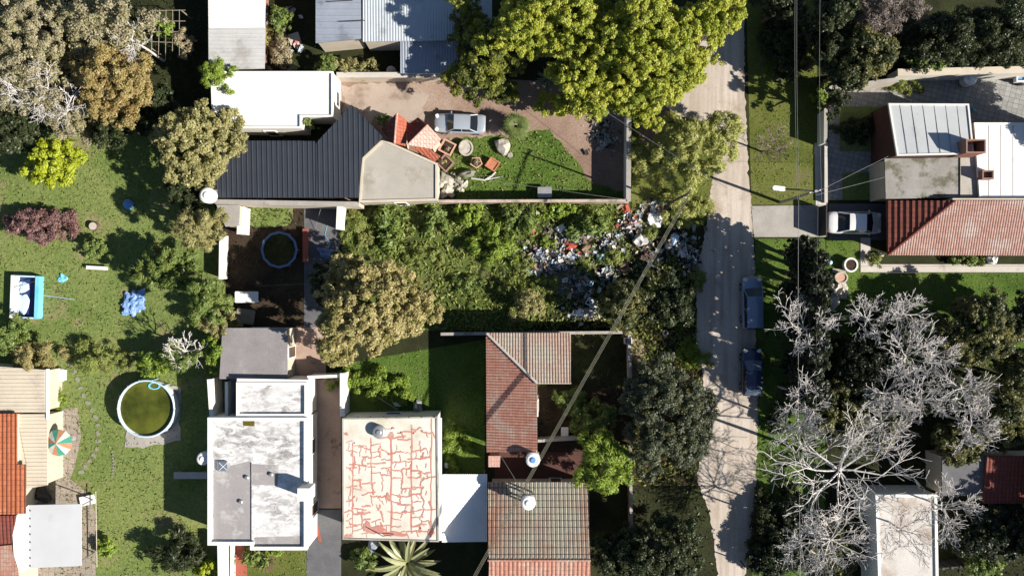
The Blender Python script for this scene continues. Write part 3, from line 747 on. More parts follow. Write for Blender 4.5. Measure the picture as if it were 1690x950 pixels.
for nm, pl, m, z in (('lawn', LAWN_W, GRASS1, .004), ('lawn', LAWN_C, GRASS3, .012), ('verge', LAWN_V, GRASS2, .004), ('verge', LAWN_E, GRASS2, .004), ('verge', LAWN_E2, GRASS3, .004),
                     ('lawn', LAWN_G, GRASS3, .004), ('lawn', LAWN_N, GRASS3, .004), ('undergrowth_soil', LAWN_D, WEEDSOIL, .004), ('lawn', LAWN_P, GRASS1, .02), ('lawn', LAWN_P2, GRASS1, .02),
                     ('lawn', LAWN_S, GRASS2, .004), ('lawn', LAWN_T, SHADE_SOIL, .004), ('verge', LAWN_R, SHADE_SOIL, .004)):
    sheet(nm, ragged(pl, 2.2, seed=len(pl)) if pl in (LAWN_C, LAWN_V) else pl, z, m)
sheet('dirt_yard', ragged([(552, 128), (745, 128), (900, 135), (1110, 120), (1110, 192), (1036, 192), (1036, 333), (560, 333)], 1.5, seed=2), .008, DIRT)
sheet('yard_slab', ragged([(566, 140), (640, 138), (706, 150), (700, 196), (640, 206), (596, 200), (570, 180)], 3, 7, 9), .012, CONCB2)
sheet('lawn', ragged([(402, 340), (484, 340), (482, 370), (440, 376), (402, 372)], 1.5, 7, 3), .008, GRASS1)
sheet('road', ragged([(1172, -200), (1228, -200), (1228, 60), (1229, 150), (1236, 300), (1240, 345), (1242, 380), (1246, 450), (1247, 560), (1250, 640), (1251, 700), (1247, 800), (1240, 880), (1228, 960), (1220, 1200),
               (1178, 1200), (1184, 940), (1172, 850), (1150, 790), (1165, 700), (1160, 620), (1149, 560), (1150, 450), (1163, 390), (1172, 320), (1183, 260), (1170, 205), (1120, 190), (1095, 175), (1095, 135), (1130, 105), (1165, 60)], .9, 5), .012, ROADM)
sheet('garden_path', [(1420, 392), (1436, 392), (1436, 436), (1800, 436), (1800, 449), (1420, 449)], .06, CONCL, .06)
sheet('footpath', [(1344, 236), (1366, 236), (1366, 338), (1346, 338)], .05, CONCL, .05)
sheet('driveway', [(1240, 340), (1366, 338), (1366, 391), (1244, 391)], .03, CONC, .03)
sheet('driveway', [(1368, 336), (1464, 336), (1464, 396), (1368, 396)], .03, CONCD, .03)
sheet('paving', [(1368, 148), (1480, 138), (1480, 122), (1800, 122), (1800, 330), (1366, 330)], .012, PAVE)
sheet('driveway', [(508, 622), (563, 622), (563, 690), (563, 838), (506, 838)], .03, CONCB, .03)
sheet('driveway', [(506, 840), (563, 840), (563, 1100), (506, 1100)], .026, CONCD, .026)
sheet('red_path', [(509, 712), (522, 706), (522, 840), (509, 840)], .04, RED_PAINT, .04)
sheet('red_path', [(508, 840), (520, 840), (531, 893), (527, 894)], .045, RED_PAINT, .02)
sheet('red_path', [(381, 893), (402, 893), (408, 925), (408, 1000), (381, 1000)], .04, RED_PAINT, .04)
sheet('courtyard', [(472, 540), (538, 540), (538, 625), (472, 625)], .03, CONCB, .03)
sheet('paving', [(502, 338), (560, 338), (560, 540), (502, 540)], .03, CONCD, .03)
sheet('patio', [(78, 678), (128, 672), (134, 720), (124, 768), (116, 790), (148, 815), (158, 850), (158, 1000), (40, 1000), (40, 800)], .012, PAVER)
sheet('patio', [(816, 745), (960, 745), (960, 800), (816, 800)], .02, BROWNWALL, .02)
sheet('pool_slab', ragged([(210, 690), (286, 636), (299, 640), (298, 726), (236, 740), (206, 738)], 1.2, 9, 3), .06, CONC, .06)
sheet('verge', [(1042, 558), (1062, 560), (1064, 600), (1042, 640)], .012, DIRT)
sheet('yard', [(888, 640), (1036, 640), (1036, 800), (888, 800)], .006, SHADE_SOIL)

# ------------------------------------------------------------------ houses, sheds, walls
fine = ('', )
h = house('long white sheet roofed shed running off the top edge', [(343, -80, 3.0), (438, -80, 3.0), (436, 113, 2.8), (345, 116, 2.8)], BRICK, SHEDWHITE, 'shed', 'shed', inset=.55, sheet_=(0, .3, rib(.03)), wins=False)
roofpart(h, 'roof_sheet', [(344, 47, 2.94), (438.5, 46, 2.94), (436.5, 113, 2.86), (344.5, 116, 2.86)], mat('dull_white_sheet', (.5, .5, .5), (.42, .42, .42), .5, .6, stain=(.33, .31, .29), samt=(.52, .66)), 0, .3, rib(.03), thick=.02)
h = house('flat roofed bright white building with a white parapet beside the black roof', [(349, 119, 3.2), (550, 119, 3.2), (550, 193, 3.2), (498, 193, 3.2), (498, 212, 3.2), (378, 212, 3.2), (351, 180, 3.2)], WHITEWALL, WHITE, 'building', 'building', parapet=.18, pw=.12)
h = house('zinc shed with three corrugated roof sections in shade blue at the top edge', [(521, -80, 3.1), (596, -80, 3.1), (596, 64, 3.0), (521, 71, 3.0)], CREAM, ZINCB, 'shed', 'shed', inset=.1, sheet_=(0, .5, rib(.03)), wins=False)
house('', [(599, -80, 3.3), (812, -80, 3.3), (812, 65, 3.0), (599, 69, 3.0)], CREAM, ZINC, inset=.1, sheet_=(90, .22, sine(.04)), wins=False, root=h)
house('', [(661, 68, 2.6), (790, 68, 2.6), (790, 121, 2.4), (661, 121, 2.4)], CREAM, ZINCB, inset=.1, sheet_=(90, .22, sine(.04)), wins=False, root=h)
for q in ((540, 3), (560, 36)): MB().tube([P(q[0], q[1], 3.16), P(q[0] + 42, q[1] - 2, 3.16)], .035, 5).build('roof_batten', DARKMETAL, h)
h = house('black corrugated steel house with a pointed gable end', [(344, 326, 3.3), (362, 232, 3.6), (500, 232, 3.6), (518, 240, 3.6), (580, 173, 3.8), (632, 226, 3.62), (598, 260, 3.5), (591, 326, 3.3)], CREAM, BLACKMETAL)
for pl in ([(344, 326, 3.3), (361, 232, 3.6), (520, 233, 3.6), (520, 326, 3.3)], [(521, 326, 3.3), (521, 237, 3.59), (580, 173, 3.8), (597, 190, 3.74), (597, 260, 3.5), (591, 326, 3.3)], [(598, 191, 3.74), (632, 226, 3.62), (598, 260, 3.5)]):
    roofpart(h, 'roof_sheet', [(a, b, z + .04) for a, b, z in pl], BLACKMETAL, 90, .4, rib(.05), thick=.03)
h = house('grey screed roof terrace with cream kerb beside the black roof', [(598, 262, 3.0), (632, 230, 3.0), (722, 270, 3.0), (722, 331, 3.0), (593, 334, 3.0)], CREAM, TERRACE, 'terrace', 'roof terrace', parapet=.12, pw=.16, capm=CREAM)
def gable(label, r0, r1, a0, a1, b0, b1, ma, mb_, name='porch'):
    q = [P(*x) for x in (a0, a1, b1, b0)]; c = cen(q); root = thing(name, label, 'porch', (c[0], c[1], 0))
    MB().prism([(x, y, min(a0[2], b0[2]) - .15) for x, y in offset(ccw(q), .15)], 0).build('walls', CREAM, root)
    d = P(*r1)[0] - P(*r0)[0], P(*r1)[1] - P(*r0)[1]; an = math.degrees(math.atan2(d[1], d[0])) + 90
    roofpart(root, 'roof_slope', [r0, r1, a1, a0], ma, an, .24, sine(.05)); roofpart(root, 'roof_slope', [r0, r1, b1, b0], mb_, an, .24, sine(.05))
    mb = MB(); mb.tube([P(r0[0], r0[1], r0[2] + .05), P(r1[0], r1[1], r1[2] + .05)], .08, 6); mb.build('ridge', TILE_PALE, root)
    return root
gable('small steep red tiled gable porch beside the black roof', (655, 187, 4.3), (651, 237, 4.3), (671, 198, 3.3), (669, 241, 3.3), (629, 212, 3.3), (642, 232, 3.3), TILE_RED, TILE_DARKRED)  # shade of the left slope put into darker tiles
gable('small gable porch with tiles coloured pale for the lit slope, dark for the shaded', (706, 206, 4.1), (673, 239, 4.1), (728, 230, 3.2), (712, 246, 3.2), (690, 194, 3.2), (670, 208, 3.2), TILE_PALE, TILE_DARKRED)  # sunlight and shade put into pale and dark tile colours
c = thing('canopy', 'narrow lean-to of red tiles along the terrace kerb', 'canopy', P(702, 254)[:2] + (0,))
roofpart(c, 'roof', [(678, 243, 3.3), (705, 243, 3.3), (727, 258, 3.0), (717, 267, 3.0)], TILE_RED, -50, .24, sine(.05))
for q in ((688, 246), (720, 258)): MB().tube([P(q[0], q[1], 3.0)[:2] + (0,), P(q[0], q[1], 3.0)], .06, 6).build('post', DARKWOOD, c)
h = house('grey felt roofed outbuilding behind the weathered white house', [(367, 541, 2.7), (474, 541, 2.7), (474, 625, 2.7), (362, 625, 2.7)], CREAM, BITUMEN, 'outbuilding', 'outbuilding', inset=.08)
# the weathered white house
h = house('weathered white flat roofed house with grey patched parapet roof', [(345, 688, 3.4), (508, 688, 3.4), (508, 905, 3.4), (415, 905, 3.4), (415, 897, 3.4), (345, 897, 3.4)], WHITEWALL, MOTTLED, parapet=.3, pw=.24)
house('', [(392, 630, 3.2), (508, 630, 3.2), (508, 686, 3.2), (392, 686, 3.2)], WHITEWALL, MOTTLED, parapet=.28, pw=.2, wins=False, root=h)
roofpart(h, 'screed_panel', [(352, 775, 3.408), (413, 760, 3.408), (413, 890, 3.408), (352, 890, 3.408)], GREYROOF, thick=.02)
roofpart(h, 'screed_panel', [(416, 765, 3.405), (460, 767, 3.405), (458, 800, 3.405), (416, 800, 3.405)], GREYROOF, thick=.02)
roofpart(h, 'screed_panel', [(420, 886, 3.406), (497, 884, 3.406), (497, 900, 3.406), (420, 900, 3.406)], GREYROOF, thick=.02)
MB().box(P(414.5, 830, 3.43), (.05, 6.4, .06)).build('expansion_joint', DARKMETAL, h)
roofpart(h, 'moss_patch', [(400, 687, 3.41), (420, 688, 3.41), (420, 703, 3.41), (401, 702, 3.41)], groundmat('roof_moss', [(.09, .08, .015), (.14, .12, .03)], 2), thick=.01)
chimney(h, 501, 816, 3.35, .95, 1.0, 1.7, WHITEWALL, hollow=False)
for q in ((408, 787), (398, 827), (448, 782)): MB().lathe(P(q[0], q[1], 3.42), [(.16, 0), (.16, .16), (.1, .2)], 14).build('roof_vent', STEEL, h)
for q, d in (((510, 690), (.35, .8)), ((511, 765), (.3, 2.6)), ((512, 820), (.45, 1.2))):
    x, y, _ = P(q[0], q[1], 3.3); MB().box((x, y, 3.35), (d[0], d[1], .14)).build('eave_slab', WHITE, h)
tg = thing('skylight', 'small square grey roof hatch with a crossed frame on the white roof', 'skylight', P(368, 768, 3.4)); x, y, z = P(368, 768, 3.4)
MB().box((x, y, z + .12), (.75, .75, .24)).build('curb', STEEL, tg); MB().box((x + .1, y, z + .26), (.6, .62, .04)).build('pane', GLASSB, tg); mb = MB(); mb.tube([(x - .2, y - .28, z + .3), (x + .4, y + .28, z + .3)], .02, 4); mb.tube([(x - .2, y + .28, z + .3), (x + .4, y - .28, z + .3)], .02, 4); mb.build('frame', WHITE, tg)
wall('tall white wall of the small courtyard next to the felt roof', [(345, 626), (349, 687)], 2.6, .2, WHITEWALL, WHITE)
wall('white dividing wall inside the small dark courtyard', [(374, 630), (374, 684)], 2.2, .15, WHITEWALL, WHITE)
wall('short white wall joining the felt roof and the white house', [(392, 627), (506, 629)], 3.3, .2, WHITEWALL, WHITE)
wall('thin white wall across the brown concrete driveway', [(508, 622), (560, 620)], 2.2, .15, WHITEWALL, WHITE)
wall('white side wall standing left of the cracked cream roof', [(565, 616), (565, 686)], 2.4, .28, WHITEWALL, WHITE)
wall('white side wall at the left edge of the thicket', [(561, 336), (559, 378)], 2.2, .35, WHITEWALL, WHITE)
# cracked cream house
h = house('cream flat roofed house covered in branching red sealed cracks', [(565, 690, 3.6), (722, 687, 3.6), (724, 893, 3.6), (566, 889, 3.6)], WHITEWALL, CRACKED, inset=.05, parapet=.07, pw=.1, capm=CONC)
mb = MB(); g = random.Random(5)
def wiggle(a, b, n, amp): return [(a[0] + (b[0] - a[0]) * i / n + (g.uniform(-amp, amp) if 0 < i < n else 0), a[1] + (b[1] - a[1]) * i / n + (g.uniform(-amp, amp) if 0 < i < n else 0)) for i in range(n + 1)]
zz = 3.604
for x, y0, y1, w in ((679, 700, 880, .12), (646, 712, 884, .14), (712, 690, 884, .11), (612, 722, 800, .1), (582, 730, 880, .08)):
    strip_poly(mb, wiggle((x, y0), (x + g.uniform(-1, 1), y1), 14, .9), w, zz, 0, 0, g); zz += .0002
cols = (571, 582, 597, 612, 629, 646, 662, 679, 696, 712)
for i in range(9):
    xa, xb = cols[i], cols[i + 1]; y = (728 if i < 4 else 704) + g.uniform(0, 12); py = y
    while y < 884:
        if g.random() < .72: strip_poly(mb, wiggle((xa - g.choice((0, 0, 6)), y), (xb + g.choice((0, 0, 8)), y + g.gauss(0, 3.5)), 6, 1.4), g.uniform(.06, .13), zz, 0, 0, g); zz += .00012
        if g.random() < (.75 if i % 2 else .45): strip_poly(mb, wiggle((xb + g.uniform(-4, 4), py), (xb + g.uniform(-5, 5), y), 6, 1.6), g.uniform(.06, .13), zz, 0, 0, g); zz += .00012
        if g.random() < .3: strip_poly(mb, wiggle(((xa + xb) / 2, y), ((xa + xb) / 2 + g.uniform(-4, 4), y + g.uniform(6, 11)), 4, .9), .06, zz, 0, 0, g); zz += .00012
        py = y; y += g.uniform(9, 19)
for (x, y, rx, ry) in ((622, 874, 16, 6), (645, 880, 18, 4), (606, 868, 6, 8), (664, 882, 12, 2.5), (575, 884, 8, 3), (572, 716, 4, 2.6), (669, 844, 3, 3), (645, 720, 5, 7), (712, 878, 5, 8), (640, 820, 4, 7)):
    zz += .0002; k = [1 + g.uniform(-.35, .3) for _ in range(14)]
    mb.add([P(x + rx * k[i] * math.cos(i * .4488), y + ry * k[i] * math.sin(i * .4488), zz) for i in range(14)], [tuple(reversed(range(14)))])
mb.build('sealed_cracks', SEAL, h)
MB().box(P(727, 790, 3.5), (.2, 9.6, .12)).build('gutter', WHITE, h)
for i in range(8):
    MB().box(P(570 + i * 21, 687.5, 3.7), (.08, .1, .14)).build('roof_peg', DARKMETAL, h)
# white canopy, L shaped and grid tiled houses
c = thing('canopy', 'white corrugated carport roof between the cream and grid tiled roofs', 'canopy', P(765, 838)[:2] + (0,))
roofpart(c, 'roof', [(728, 782, 2.7), (804, 782, 2.7), (804, 893, 2.6), (729, 894, 2.6)], ZINCW, 90, .16, sine(.03))
for q in ((734, 788), (798, 788), (798, 888), (734, 888)): x, y, _ = P(q[0], q[1], 2.6); MB().tube([(x, y, 0), (x, y, 2.5)], .05, 8).build('post', STEEL, c)
h = thing('house', 'L shaped house with faded red tiled roof and white hip line', 'house', P(850, 640)[:2] + (0,))
for pl, m, an in (([(802, 549, 3.6), (942, 549, 3.6), (942, 632, 4.7), (886, 632, 4.7)], TILE_GREY, 90), ([(802, 549, 3.6), (886, 632, 4.7), (887, 744, 4.7), (803, 746, 3.6)], TILE_PINK, 0)):
    roofpart(h, 'roof_slope', pl, m, an, .22, sine(.05))
q = [P(*a) for a in ((804, 551, 2.7), (940, 551, 2.7), (940, 631, 2.7), (886, 631, 2.7), (886, 743, 2.7), (805, 744, 2.7))]
MB().prism([(x, y, 3.35) for x, y in offset(ccw(q), .12)], 0).build('walls', CREAM, h)
MB().box(P(885, 688, 3.98), (.1, 5.2, 1.25)).build('upper_wall', CREAM, h); MB().box(P(914, 630.5, 3.98), (2.6, .1, 1.25)).build('upper_wall', CREAM, h)
mb = MB(); mb.tube([P(803, 550, 3.72), P(886, 632, 4.83)], .1, 6); mb.build('hip_ridge', CONCL, h)
q0 = P(886.5, 636, 0); q1 = P(886.5, 742, 0); opening(h, q0, q1, .3, 1.2, 1.1, 1.0); opening(h, q1, q0, .75, .9, 2.05, .05, 'door')
h = thing('house', 'house with grid patterned red and lichen grey tiles at the bottom edge', 'house', P(889, 900)[:2] + (0,))
roofpart(h, 'roof_slope', [(805, 795, 2.85), (972, 795, 2.85), (974, 924, 5.3), (806, 924, 5.3)], TILE_GRID, 90, .33, sine(.06), 9, .035)
roofpart(h, 'roof_slope', [(806, 924, 5.3), (974, 924, 5.3), (975, 1060, 2.85), (806, 1060, 2.85)], TILE_PINK, 90, .33, sine(.06), 9, .035)
q = ccw([P(*a) for a in ((805, 796, 2.8), (972, 796, 2.8), (974, 1060, 2.8), (806, 1060, 2.8))])
MB().prism([(x, y, 2.68) for x, y in offset(q, .3)], 0).build('walls', CREAM, h)
for px in (809, 969):
    w3 = [P(px, 800, 2.66), P(px, 1054, 2.66), P(px, 924, 5.05)]; MB().add(w3 + [(p[0] + .14, p[1], p[2]) for p in w3], [(0, 1, 2), (5, 4, 3), (0, 3, 4, 1), (1, 4, 5, 2), (2, 5, 3, 0)]).build('gable_wall', CREAM, h)
mb = MB(); mb.tube([P(805, 924, 5.38), P(975, 924, 5.38)], .09, 6); mb.build('ridge', TILE_PINK, h)
o_ = offset(q, .3); opening(h, o_[-1], o_[-2], .4, 1.2, 1.1, 1.0); opening(h, o_[2], o_[3], .3, .9, 2.05, .05, 'door')
h = house('small brick outhouse in the gap between the two tiled roofs', [(806, 752, 2.3), (826, 752, 2.3), (825, 770, 2.3), (806, 770, 2.3)], BRICK, TILE_PALE, 'outhouse', 'outhouse', inset=.06, wins=False)
# house on the right
h = house('white and pale roofed house with a red tiled wing on the right', [(1466, 171, 3.4), (1598, 172, 3.4), (1607, 254, 4.8), (1480, 257, 4.8)], BROWNWALL, LIGHTROOF, inset=.12, parapet=.08, pw=.12, wins=False)
q = [P(1466, 171, 3.4), P(1480, 257, 4.8)]; opening(h, (q[0][0] + .12, q[0][1], 0), (q[1][0] + .12, q[1][1], 0), .45, 2.2, 1.6, 1.0, 'window', WHITE, PLASTW)
for i in range(1, 7):
    u = i / 7; a = Vector(P(1466 + 132 * u, 172, 3.412)); b = Vector(P(1480 + 127 * u, 254, 4.812)); mb = MB(); mb.tube([a, b], .02, 4); mb.build('roof_seam', CONC, h)
house('', [(1460, 262, 3.2), (1584, 260, 3.2), (1584, 326, 3.2), (1462, 328, 3.2)], CREAM, MOSSGREY, inset=.1, wins=False, root=h)
house('', [(1585, 259, 3.3), (1613, 258, 3.3), (1613, 326, 3.3), (1585, 326, 3.3)], CREAM, TERRACE, inset=.05, wins=False, root=h)
house('', [(1607, 203, 3.5), (1800, 203, 3.5), (1800, 326, 3.5), (1616, 326, 3.5)], CREAM, WHITE, inset=.05, parapet=.1, pw=.12, wins=False, root=h)
for i in range(4): MB().box(P(1632 + i * 20, 265, 3.51), (.03, 5.6, .02)).build('roof_seam', CONC, h)
chimney(h, 1611, 241, 3.5, 1.5, 1.05, 2.3, BRICK); chimney(h, 1631, 288, 3.5, .9, .7, .7, BRICK)
roofpart(h, 'roof_slope', [(1463, 331, 2.8), (1465, 421, 2.8), (1576, 331, 4.1)], tilemat('dark_ribbed_roof_tile', (.27, .09, .06), (.22, .07, .05), (.1, .04, .03), .3, .4, 0, (.33, .22, .15), (.6, .7), .8), 90, .42, [(0, .09), (.14, .09), (.2, 0), (.94, 0)])
roofpart(h, 'roof_slope', [(1465, 421, 2.8), (1576, 331, 4.1), (1800, 331, 4.1), (1800, 422, 2.8)], TILE_HOUSE, 90, .2, sine(.045))
mb = MB(); mb.tube([P(1465, 421, 2.86), P(1576, 331, 4.16)], .1, 6); mb.build('hip_ridge', TILE_DARKRED, h)
q = ccw([P(*a) for a in ((1484, 331, 2.7), (1484, 419, 2.7), (1800, 420, 2.7), (1800, 331, 2.7))]); MB().prism([(x, y, 2.6) for x, y in offset(q, .2)], 0).build('walls', BROWNWALL, h)
MB().box(P(1690, 330, 3.3), (12.0, .12, 1.5)).build('upper_wall', CREAM, h)
x, y, _ = P(1460, 368, 0); MB().box((x + .35, y, 1.15), (.08, 2.6, 2.2)).build('garage_door', PANEL, h)
wall('long white rendered wall behind the crazy paved yard', [(1482, 120), (1800, 113)], 2.0, .5, WHITEWALL, CREAM)
wall('low front wall with mossy top at the upper left corner of the paved yard', [(1364, 150), (1372, 146), (1482, 132)], 1.9, .3, CREAM, CONC)
wall('thin white front fence wall along the footpath', [(1363, 152), (1362, 236)], 1.6, .2, WHITEWALL, CONC)
wall('dark iron gate across the driveway of the white car', [(1364, 338), (1364, 388)], 1.6, .06, DARKMETAL, None, 'gate', 'gate')
wall('concrete fence wall beside the footpath next to the gate', [(1363, 240), (1363, 334)], .5, .18, CONC, CONCL)
# bottom right
h = house('narrow white flat roofed house under the bare branches', [(1444, 815, 3.3), (1545, 815, 3.3), (1549, 1060, 3.3), (1452, 1060, 3.3)], WHITEWALL, mat('dusty_white_roof', (.58, .56, .54), (.46, .43, .4), .5, stain=(.34, .27, .22), sscale=.45, samt=(.48, .66)), inset=.05, parapet=.14, pw=.2, wins=False)
h = house('dark red tiled roof house at the right edge', [(1628, 752, 3.3), (1800, 752, 3.3), (1800, 830, 2.9), (1622, 830, 2.9)], CREAM, TILE_DARKRED, inset=.2, wins=False, sheet_=(90, .3, sine(.05)))
house('', [(1555, 752, 3.0), (1627, 752, 3.0), (1627, 818, 2.8), (1555, 818, 2.8)], CREAM, CONCD, inset=.1, wins=False, root=h)
wall('dark slatted fence panel beside the narrow white house', [(1549, 938), (1608, 932)], 1.8, .06, DARKMETAL, None, 'fence', 'fence', posts=4)
# left house
h = house('house with orange tiles and cream sheet roofs at the left edge', [(-60, 682, 3.3), (27, 682, 3.3), (27, 848, 3.3), (-60, 848, 3.3)], CREAM, TILE_ORANGE, inset=.1, wins=False, sheet_=(90, .34, sine(.06)))
roofpart(h, 'roof_slope', [(27.5, 766, 3.25), (42, 766, 3.2), (42, 847, 3.2), (27.5, 847, 3.25)], TILE_ORANGE, 90, .34, sine(.06))
house('', [(-60, 600, 2.9), (74, 610, 2.8), (74, 680, 2.8), (-60, 680, 2.9)], CREAM, CREAMSHEET, inset=.1, wins=False, sheet_=(0, .3, rib(.04)), root=h)
house('', [(28, 683, 2.7), (78, 683, 2.6), (78, 800, 2.6), (43, 806, 2.7), (28, 764, 2.7)], CREAM, CREAMSHEET, inset=.1, wins=False, root=h)
roofpart(h, 'roof_sheet', [(28, 683, 2.73), (78, 683, 2.63), (78, 800, 2.63), (43.5, 804, 2.72), (43.5, 766, 2.72), (28, 764, 2.73)][:4] + [(43.5, 764, 2.72)], CREAMSHEET, 0, .3, rib(.04), thick=.02)
house('', [(-60, 852, 3.2), (26, 850, 3.2), (18, 896, 3.0), (-60, 902, 3.0)], CREAM, TILE_DARKRED, inset=.1, wins=False, sheet_=(90, .3, sine(.06)), root=h)
house('', [(-60, 905, 3.0), (17, 899, 3.0), (30, 950, 3.0), (30, 1060, 3.0), (-60, 1060, 3.0)], CREAM, TILE_PINK, inset=.1, wins=False, root=h)
MB().box(P(79, 650, 2.7), (.22, 4.0, .12)).build('gutter', WHITE, h)
c = thing('canopy', 'pale grey panelled patio awning with a white rounded end', 'canopy', P(85, 885)[:2] + (0,))
roofpart(c, 'roof', [(48, 833, 2.8), (134, 831, 2.7), (134, 933, 2.7), (48, 937, 2.8)], PANEL)
roofpart(c, 'valance', [(47, 833, 2.85), (47, 937, 2.85), (32, 946, 3.0), (23, 915, 3.0), (21, 880, 3.0), (27, 850, 3.0)], WHITE)
for i in range(8): MB().lathe(P(50, 842 + i * 13, 2.85), [(.05, 0), (.05, .05)], 8).build('bolt', DARKMETAL, c)
for q in ((129, 836), (129, 928), (54, 928)): x, y, _ = P(q[0], q[1], 2.7); MB().tube([(x, y, 0), (x, y, 2.6)], .05, 8).build('post', STEEL, c)
# compound walls
wall('white topped front wall of the walled yard by the road', [(1038, 188), (1037, 332)], 1.9, .3, WHITEWALL, CONC)
wall('faded pink capped yard wall at the edge of the thicket', [(722, 332), (1034, 331)], 1.9, .14, CAPPINK, CAPPINK)
wall('beige wall below the bottom edge of the black roof', [(356, 333), (592, 337)], 2.9, .3, CREAM, CONC)
wall('whitewashed low wall right of the zinc shed', [(556, 124), (746, 124)], 1.6, .35, CREAM, CONCL)
wall('white garden wall left of the trampoline yard', [(366, 388), (365, 460)], 1.2, .28, WHITEWALL, WHITE)
wall('thick white wall stub at the top left of the trampoline yard', [(399, 342), (397, 386)], 1.5, .5, WHITEWALL, WHITE)
wall('pale concrete wall dividing the thicket from the tiled houses', [(728, 551), (1040, 548)], 1.6, .15, CONC, CONC)
wall('low wall in front of the L shaped house yard', [(1039, 552), (1040, 640)], 1.2, .18, CONC, CONC)
wall('low brick front wall of the grid tiled house yard', [(1040, 735), (1042, 880)], 1.2, .18, BRICK, CONC)
wall('thin wall across the brick red yard behind the pale green tree', [(888, 727), (955, 723)], 1.4, .15, CONC, CONC)
wall('white wall below the weathered white house beside the red path', [(366, 897), (368, 1010)], 1.6, .6, WHITEWALL, WHITE)
wall('thin white kerb wall along the red path', [(381, 898), (381, 1010)], 1.0, .12, WHITEWALL)
h = house('small grey slab roofed lean-to at the end of the beige wall', [(357, 338, 2.6), (396, 338, 2.6), (394, 372, 2.6), (372, 374, 2.6)], CREAM, CONC, 'lean_to', 'lean-to', inset=.06, wins=False)
# ------------------------------------------------------------------ vehicles
SILVER = paint('silver_paint', (.36, .4, .46)); WHITEP = paint('white_car_paint', (.72, .72, .72)); BLUEP = paint('grey_blue_paint', (.2, .26, .4)); NAVYP = paint('navy_paint', (.03, .045, .11))
car('parked_car', 'silver sedan parked in the dirt yard near the red tiled porches', 'car', 759, 203, 4.15, 1.62, 178, SILVER, (.23, .1, -.2, -.34), 1.4)
car('parked_car', 'white sedan parked behind the iron gate beside the red tiled wing', 'car', 1412, 367, 4.4, 1.85, -1, WHITEP, (.3, .15, -.14, -.32), 1.42)
car('parked_car', 'grey blue estate car parked at the road edge ahead of the navy car', 'car', 1243, 500, 4.25, 1.75, 91, BLUEP, (.27, .12, -.46, -.49), 1.5, 1.0, .92, 1.0)
car('parked_car', 'dark navy hatchback parked at the road edge behind the grey blue car', 'car', 1242, 614, 3.85, 1.7, 90, NAVYP, (.24, .04, -.34, -.47), 1.45, .98, .9, 1.0, glass=GLASSB)
t = thing('trailer', 'small white trailer with a blue tub at the right edge of the paved yard', 'trailer', P(1688, 127)[:2] + (0,)); x, y, _ = P(1688, 127, .6)
mb = MB()
for dx, dy, a, b in ((-.6, 0, .1, .9), (.6, 0, .1, .9), (0, -.4, 1.1, .1), (0, .4, 1.1, .1)): mb.box((x + dx, y + dy, .6), (a, b, .5))
mb.build('side_panel', PLASTW, t); MB().box((x, y, .42), (1.1, .7, .08)).build('tub', PLASTB, t)
for s in (-1, 1): MB().tube([(x, y + s * .48, .28), (x, y + s * .6, .28)], .28, 14).build('wheel', BLACK, t)

# ------------------------------------------------------------------ trees
T = tree
T('tree', 'sprawling grey olive tree filling the top left corner', 55, 45, 95, 75, 9, 'fine', 'greyolive', rough=.3, dens=.8)
T('tree', 'grey olive tree with pale bare boughs below the top left corner', 45, 125, 75, 80, 8.5, 'loose', 'greyolive', rough=.3, dens=.75)
T('tree', 'loose beige olive tree between the corner tree and the golden one', 165, 35, 75, 60, 9, 'loose', 'greyolive', rough=.25, dens=.9)
T('tree', 'small grey olive tree just above the yellow green tree', 120, 195, 50, 40, 6, 'fine', 'greyolive', rough=.25, dens=.8)
T('tree', 'golden olive round tree left of the dark vine frame', 178, 130, 78, 72, 8.5, 'fine', 'golden', rough=.2)
T('tree', 'dense pale olive tree overhanging the left end of the black roof', 318, 230, 82, 74, 7.5, 'small', 'olive', rough=.15, dens=1.1)
T('tree', 'bright yellow green small tree standing on the left lawn', 84, 268, 57, 42, 4.2, 'small', 'neon', rough=.2)
T('tree', 'bright green leafy tree leaning over the white flat building corner', 357, 121, 34, 28, 6, 'feather', 'green', rough=.2, scale=.8)
bush('plum red leaved shrub spreading on the left lawn', 62, 370, 56, 28, 2.2, 'fine', 'plum', rough=.25)
bush('small round grey green shrub beside the white bench on the lawn', 152, 408, 22, 18, 1.8, 'fine', 'mid')
T('tree', 'olive conifer just below the white water tank at the black roof', 328, 372, 46, 42, 6.5, 'conifer', 'olive', scale=.8, rough=.3)
T('tree', 'dark green conifer cluster right of the blue tarpaulin', 255, 440, 52, 40, 4.6, 'conifer', 'mid', scale=.9, rough=.35)
bush('golden tipped shrub amid the dark conifers beside the trampoline yard', 258, 425, 20, 26, 3.4, 'fine', 'golden')
T('tree', 'dark green conifer left of the white garden wall', 335, 492, 46, 44, 6.5, 'conifer', 'mid', rough=.3)
bush('olive brown shrub between dark conifer and the felt roof', 352, 535, 36, 24, 3.6, 'feather', 'olive', scale=.7)
bush('fresh green climber at the left edge of the felt roof', 352, 580, 20, 36, 3.3, 'fine', 'green')
bush('fresh green shrub right beside the round green pool', 250, 602, 34, 24, 3, 'small', 'green')
T('tree', 'dark tree between the pale olive tree and the white water tank', 300, 318, 34, 30, 5, 'small', 'dark')
T('tree', 'dark conifer hidden behind the golden tipped shrub', 292, 450, 32, 40, 5, 'conifer', 'mid', rough=.3)
T('tree', 'small dark tree near the bare grey shrub and the round pool', 292, 592, 34, 26, 4, 'conifer', 'mid', rough=.3)
bush('low pale green shrub in the middle of the lawn above the round pool', 152, 590, 48, 26, 1.8, 'wisp', 'weed')
bush('straw coloured shrub against the cream sheet roof', 50, 592, 40, 26, 3.2, 'wisp', 'straw', dens=1.6)
